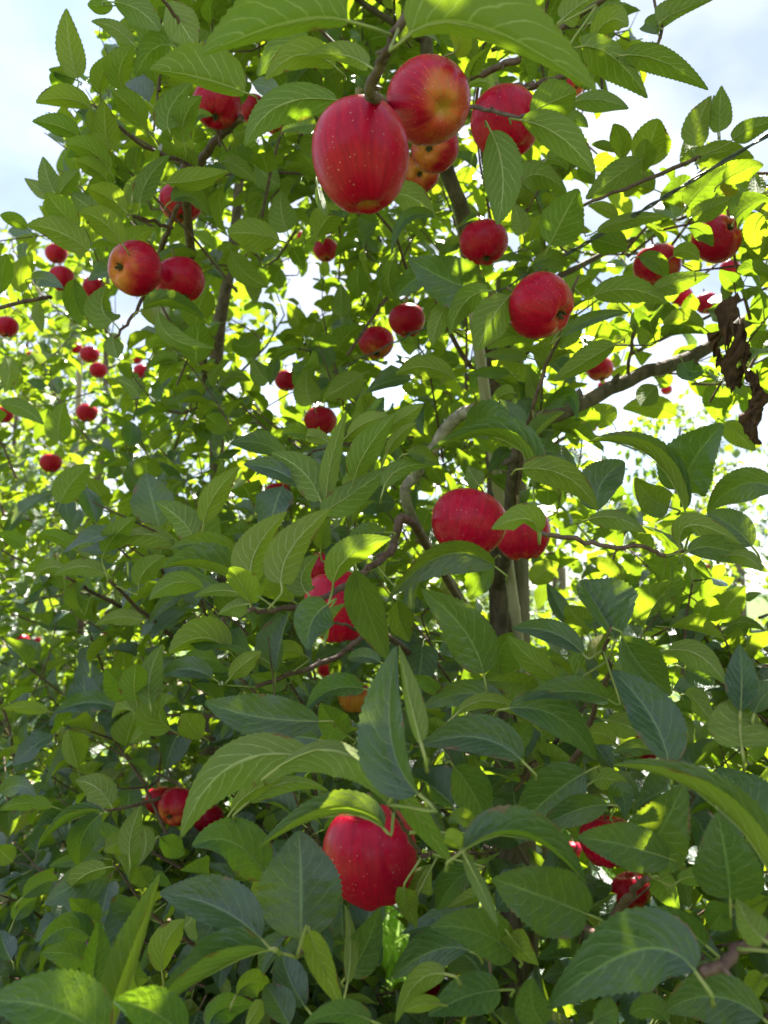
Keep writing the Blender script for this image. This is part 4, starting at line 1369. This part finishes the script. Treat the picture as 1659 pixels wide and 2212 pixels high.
def crown(tree, zlo, zhi, rad, n_tw, per, front, seed, shapes_tag, shapes, nparts, mask=True, branches=10, extra=None, expo=1.3, low=None):
    rg = np.random.default_rng(seed)
    mats, twl = fill_leaves(rg, tree.base, tree.pts, zlo, zhi, rad, n_tw, per, front, seed, mask, low=low, expo=expo)
    if extra is not None:
        m2, t2 = extra(rg); mats = np.concatenate([mats, m2]); twl += t2
    mats = prune(mats, front, mask, low)
    idx = rg.integers(0, len(shapes), len(mats)); tints = rg.uniform(0, 1, len(mats))
    px, py, d = project(mats[:, :3, 3] + mats[:, :3, 1] * .7)
    inv = (px > 0) & (px < 1659) & (py > 0) & (py < 2212) & (d > .2)
    score = np.where(inv, 1 / np.maximum(d, .2), -1)
    order = np.argsort(-score)
    take = [i for i in order[:max(0, nparts)] if score[i] > 0]
    ms = meshes_of(shapes_tag, shapes)
    inv_root = Matrix.Translation(-tree.root.location)
    for i in take:
        o = bpy.data.objects.new('leaf', ms[idx[i]]); COL.objects.link(o); o.parent = tree.root
        o.matrix_local = inv_root @ Matrix(mats[i].tolist())
    rest = np.ones(len(mats), bool); rest[take] = False
    m4 = mats.copy(); m4[:, :3, 3] -= np.array(tree.root.location)
    close = rest & inv & (d < 1.7)
    rest &= ~close
    if close.sum() > 20: bake('foliage', m4[close], idx[close], shapes, tree.root, tints[close])
    sh2 = SH_MD if shapes is SH_HI else shapes
    bake('foliage', m4[rest], idx[rest] % len(sh2), sh2, tree.root, tints[rest])
    mb = MB()
    for tw in twl:
        r = rg.uniform(.0016, .003)
        mb.tube(tw, [r * 1.2, r, r * .8, r * .4], 4, cap=False)
    o = mb.build('twigs', [M_TWIG], tree.root, origin=tree.root.location); o['kind'] = 'stuff'
    # scaffold branches
    P = np.array([tuple(p) for p in tree.pts])
    done = 0
    for _ in range(branches * 4):
        if done >= branches: break
        z = rg.uniform(zlo, zhi - .3); a = rg.uniform(0, 6.28)
        c = np.array((np.interp(z, P[:, 2], P[:, 0]), np.interp(z, P[:, 2], P[:, 1]), z))
        R = rad * rg.uniform(.6, 1.0) * np.interp((z - zlo) / (zhi - zlo), [0, .7, 1], [1, .8, .35])
        e = c + np.array((math.cos(a) * R, math.sin(a) * R, rg.uniform(.05, .35)))
        m = .5 * (c + e) + np.array((0, 0, rg.uniform(.0, .12))) + rg.normal(0, .02, 3)
        q = catmull([c, .5 * (c + m) + rg.normal(0, .01, 3), m, e], 4)
        pq, yq, dq = project(np.array(q))
        if (dq < front + .3).any() or crosses_fruit(pq, yq, dq): continue
        if mask and any(inpoly(pq, yq, s).any() for s in SKY): continue
        mb = MB(); mb.tube(q, list(np.linspace(.008, .002, len(q))), 6, wob=.08)
        mb.build('branch', [M_BARK], tree.root, origin=Vector(c)); done += 1
    print(tree.key, 'leaves', len(mats), 'parts', len(take), 'twigs', len(twl))

mt, sc2 = TREES['main'], TREES['second']
crown(mt, 0.35, 2.84, 0.85, 1350, 11, 0.98, 21, 'hi', SH_HI, 300 - mt.leaves, branches=5, expo=1.75, low=.80)
crown(sc2, 0.35, 3.45, 0.95, 1300, 11, 1.7, 22, 'hi', SH_HI, 300 - sc2.leaves, branches=4, expo=1.7, low=1.15)
crown(TREES['near'], 0.4, 2.5, 0.74, 620, 11, 1.2, 27, 'hi', SH_HI, 60, branches=0, low=0.85)
crown(TREES['third'], 0.3, 3.4, 1.0, 430, 10, 1.9, 23, 'md', SH_MD, 300, branches=9, expo=1.7)
crown(TREES['fourth'], 0.3, 3.3, 1.0, 400, 10, 2.5, 24, 'md', SH_MD, 300, branches=8)
EXEC_FAR = True
# trees of the row across the alley
far_labels = ['nearest tree of the row across the alley, beside its end post at the right edge', 'second tree across the alley, seen right of the wooden post between leaves',
              'third tree across the alley, behind the wooden post', 'fourth tree across the alley, its top below the middle sky gap',
              'fifth tree across the alley, far behind the middle apple tree', 'sixth tree across the alley, far behind and left of the middle apple tree']
for i, s in enumerate((2.1, 3.3, 4.5, 5.7, 6.9, 8.1)):
    b = row_pos(s, 4.0)
    t = make_tree('far%d' % i, b, leader(b, b + Vector((0.05, 0, 2.75 - 0.03 * i)), 0.03, seed=40 + i), .034, .010, far_labels[i], M_BARK)
    crown(t, 0.35, 2.85, 0.85, 260, 9, 3.0, 50 + i, 'lo', SH_LO, 250 if i < 3 else 120, mask=False, branches=5)
T5t = make_tree('fifth', T5, leader(T5, T5 + Vector((0.0, 0.1, 3.2)), 0.03, seed=6), .03, .008, 'fifth apple tree down the row, mostly hidden behind the fourth', M_BARK)
crown(T5t, 0.4, 3.2, 1.0, 260, 9, 3.0, 61, 'lo', SH_LO, 150, branches=5)

# far apples on the row across the alley
for x, y, w, lab in ((1531, 1226, 22, 'far red apple across the alley, highest of three by the end post'), (1546, 1257, 20, 'far red apple across the alley, lowest of three by the end post'),
                     (1502, 1244, 20, 'far red apple across the alley, leftmost of three by the end post'), (1212, 1180, 16, 'far red apple seen just right of the centre right pair')):
    apple(x, y, w, (.1, -.9, .2), .2, 0, lab, .075)

# ------------------------------------------------------------------ posts, canes, wire
mb = MB()
pb_ = at(1116, 1290, 1.74)
mb.tube([(pb_.x, pb_.y, 0), (pb_.x, pb_.y, .8), (pb_.x - .003, pb_.y, 1.5), (pb_.x - .004, pb_.y, 2.24), (pb_.x - .004, pb_.y, 2.25)], [.034, .033, .032, .031, .026], 14, wob=.025)
tag(mb.build('wooden_post', [M_WOOD], origin=(pb_.x, pb_.y, 0)), 'round grey brown wooden post behind the bamboo cane in the middle', 'post')
def cane(name, a, b, r, mat, label, cat, nodes=7):
    a, b = Vector(a), Vector(b)
    pts, rad = [], []
    for i in range(nodes):
        for t, k in ((0.0, 1.14), (.03, 1.0), (.5, .97), (.95, 1.0)):
            pts.append(a.lerp(b, (i + t) / nodes)); rad.append(r * k)
    pts.append(b); rad.append(r)
    mb = MB(); mb.tube(pts, rad, 10)
    return tag(mb.build(name, [mat], origin=a), label, cat)
ca, cb = at(1108, 1290, 1.60), at(1038, 780, 1.50)
dirc = (cb - ca)
c0 = ca - dirc * (ca.z / dirc.z); c1 = ca + dirc * 1.55
cane('bamboo_cane', c0, c1, .0115, M_CANE, 'pale bamboo cane leaning in front of the wooden post', 'cane', 9)
w0 = at(173, 795, 3.3)
cane('bamboo_cane', (w0.x, w0.y, 0), at(173, 768, 3.3), .0125, M_CANE, 'whitish stake among the small red apples at the left', 'stake', 6)
for x, d, lab in ((1597, 6.1, 'grey end post of the row across the alley, at the right edge'), (1213, 7.4, 'grey post across the alley, seen right of the wooden post')):
    p = at(x, 1285, d)
    mb = MB(); mb.tube([(p.x, p.y, 0), (p.x, p.y, 1), (p.x, p.y, 1.75), (p.x, p.y, 1.76)], [.05, .05, .048, .04], 12, wob=.02)
    tag(mb.build('wooden_post', [M_WOOD], origin=(p.x, p.y, 0)), lab, 'post')
# trellis wire along the row, with a twisted second strand at the near end
wa = at(1659, 292, 0.87); wb = at(1310, 500, 1.037)
wdir = (wb - wa); wdir.normalize()
mb1, mb2 = MB(), MB()
A0 = wa - wdir * .6; n = 90
far_pt = at(930, 702, 1.33); far2 = at(745, 792, 1.56); far3 = at(480, 925, 2.0)
line = catmull([tuple(A0), tuple(wa), tuple(wb), tuple(at(1120, 605, 1.17)), tuple(far_pt), tuple(far2), tuple(far3)], 24)
r = .0016
c1_, c2_, ss = [], [], 0
for i, p in enumerate(line):
    tdir = Vector(line[min(i + 1, len(line) - 1)] - line[max(i - 1, 0)]).normalized()
    e1 = tdir.cross(Vector((0, 0, 1))).normalized(); e2 = tdir.cross(e1)
    a = i * .85
    o = (e1 * math.cos(a) + e2 * math.sin(a)) * r
    c1_.append(Vector(p) + o)
    if i < 62: c2_.append(Vector(p) - o)
wr = empty('trellis_wire', A0)
tag(wr, 'dark twisted trellis wire running from the right edge through the leaves', 'wire')
mb1.tube(c1_, [.0015] * len(c1_), 5); mb2.tube(c2_, [.0015] * len(c2_), 5)
mb1.build('strand', [M_WIRE], wr, origin=A0); mb2.build('strand', [M_WIRE], wr, origin=A0)

# ------------------------------------------------------------------ withered leaves on the right limb
def withered(p0, p1, w, seed):
    rg = random.Random(seed)
    P0, P1 = np.array(p0), np.array(p1)
    rows, qs = 18, np.linspace(-1, 1, 9)
    ph = [rg.uniform(0, 6.28) for _ in range(4)]
    T = (P1 - P0) / np.linalg.norm(P1 - P0)
    S = np.cross(T, np.array((rg.uniform(-.5, .5), 1, .2))); S /= np.linalg.norm(S)
    Nn = np.cross(T, S)
    mb = MB(); V = []; F = []; UV = []
    for q in qs:
        for i in range(rows + 1):
            t = i / rows
            W = w * float(prof(np.array(t))) * (1 + .3 * math.sin(17 * t + 3 * q + ph[0]))
            roll = q * (1.2 + .8 * math.sin(3 * t + ph[1]))
            c = P0 + (P1 - P0) * t + S * .006 * math.sin(5 * t + ph[2]) + Nn * .006 * math.sin(4 * t + ph[3])
            p = c + S * W * math.sin(roll) + Nn * W * (math.cos(roll) - .5) * .9 + Nn * .004 * math.sin(23 * t + 5 * q)
            if abs(q) == 1: p = p + T * rg.uniform(-.004, .006)
            V.append(Vector(p)); UV.append((t, (q + 1) / 2))
    R = rows + 1
    for j in range(len(qs) - 1):
        for i in range(rows):
            F.append((j * R + i, (j + 1) * R + i, (j + 1) * R + i + 1, j * R + i + 1))
    mb.add(V, F, 0, UV)
    mb.tube([Vector(P0) + Vector((0, .004, .02)), Vector(P0), Vector(P0 + (P1 - P0) * .4)], [.0012, .001, .0006], 5)
    o = mb.build('withered_leaf', [M_DEAD], mt.root, origin=Vector(P0))
    o['label'] = 'dead brown curled leaf'
for i, (x0, y0, x1, y1, w, d) in enumerate([(1590, 640, 1560, 760, .016, .98), (1575, 690, 1590, 830, .019, .97), (1600, 700, 1575, 800, .015, 1.0), (1555, 715, 1540, 790, .016, 1.0),
                                            (1590, 735, 1612, 830, .014, .99), (1612, 800, 1640, 900, .010, .98), (1628, 840, 1645, 960, .015, .97), (1640, 830, 1618, 950, .012, .98),
                                            (1570, 770, 1585, 845, .012, .99)]):
    withered(at(x0, y0, d), at(x1, y1, d + random.uniform(-.02, .02)), w * .78, 70 + i)
mb = MB()
mb.tube([at(1600, 690, .985), at(1595, 760, .98), at(1612, 810, .975), at(1638, 850, .975)], [.0022, .0018, .0015, .001], 6)
mb.build('branch', [M_DEAD], mt.root, origin=at(1600, 690, .985))
print('objects', len(bpy.data.objects), 'tris', sum(len(o.data.loops) - 2 * len(o.data.polygons) for o in bpy.data.objects if o.type == 'MESH'))
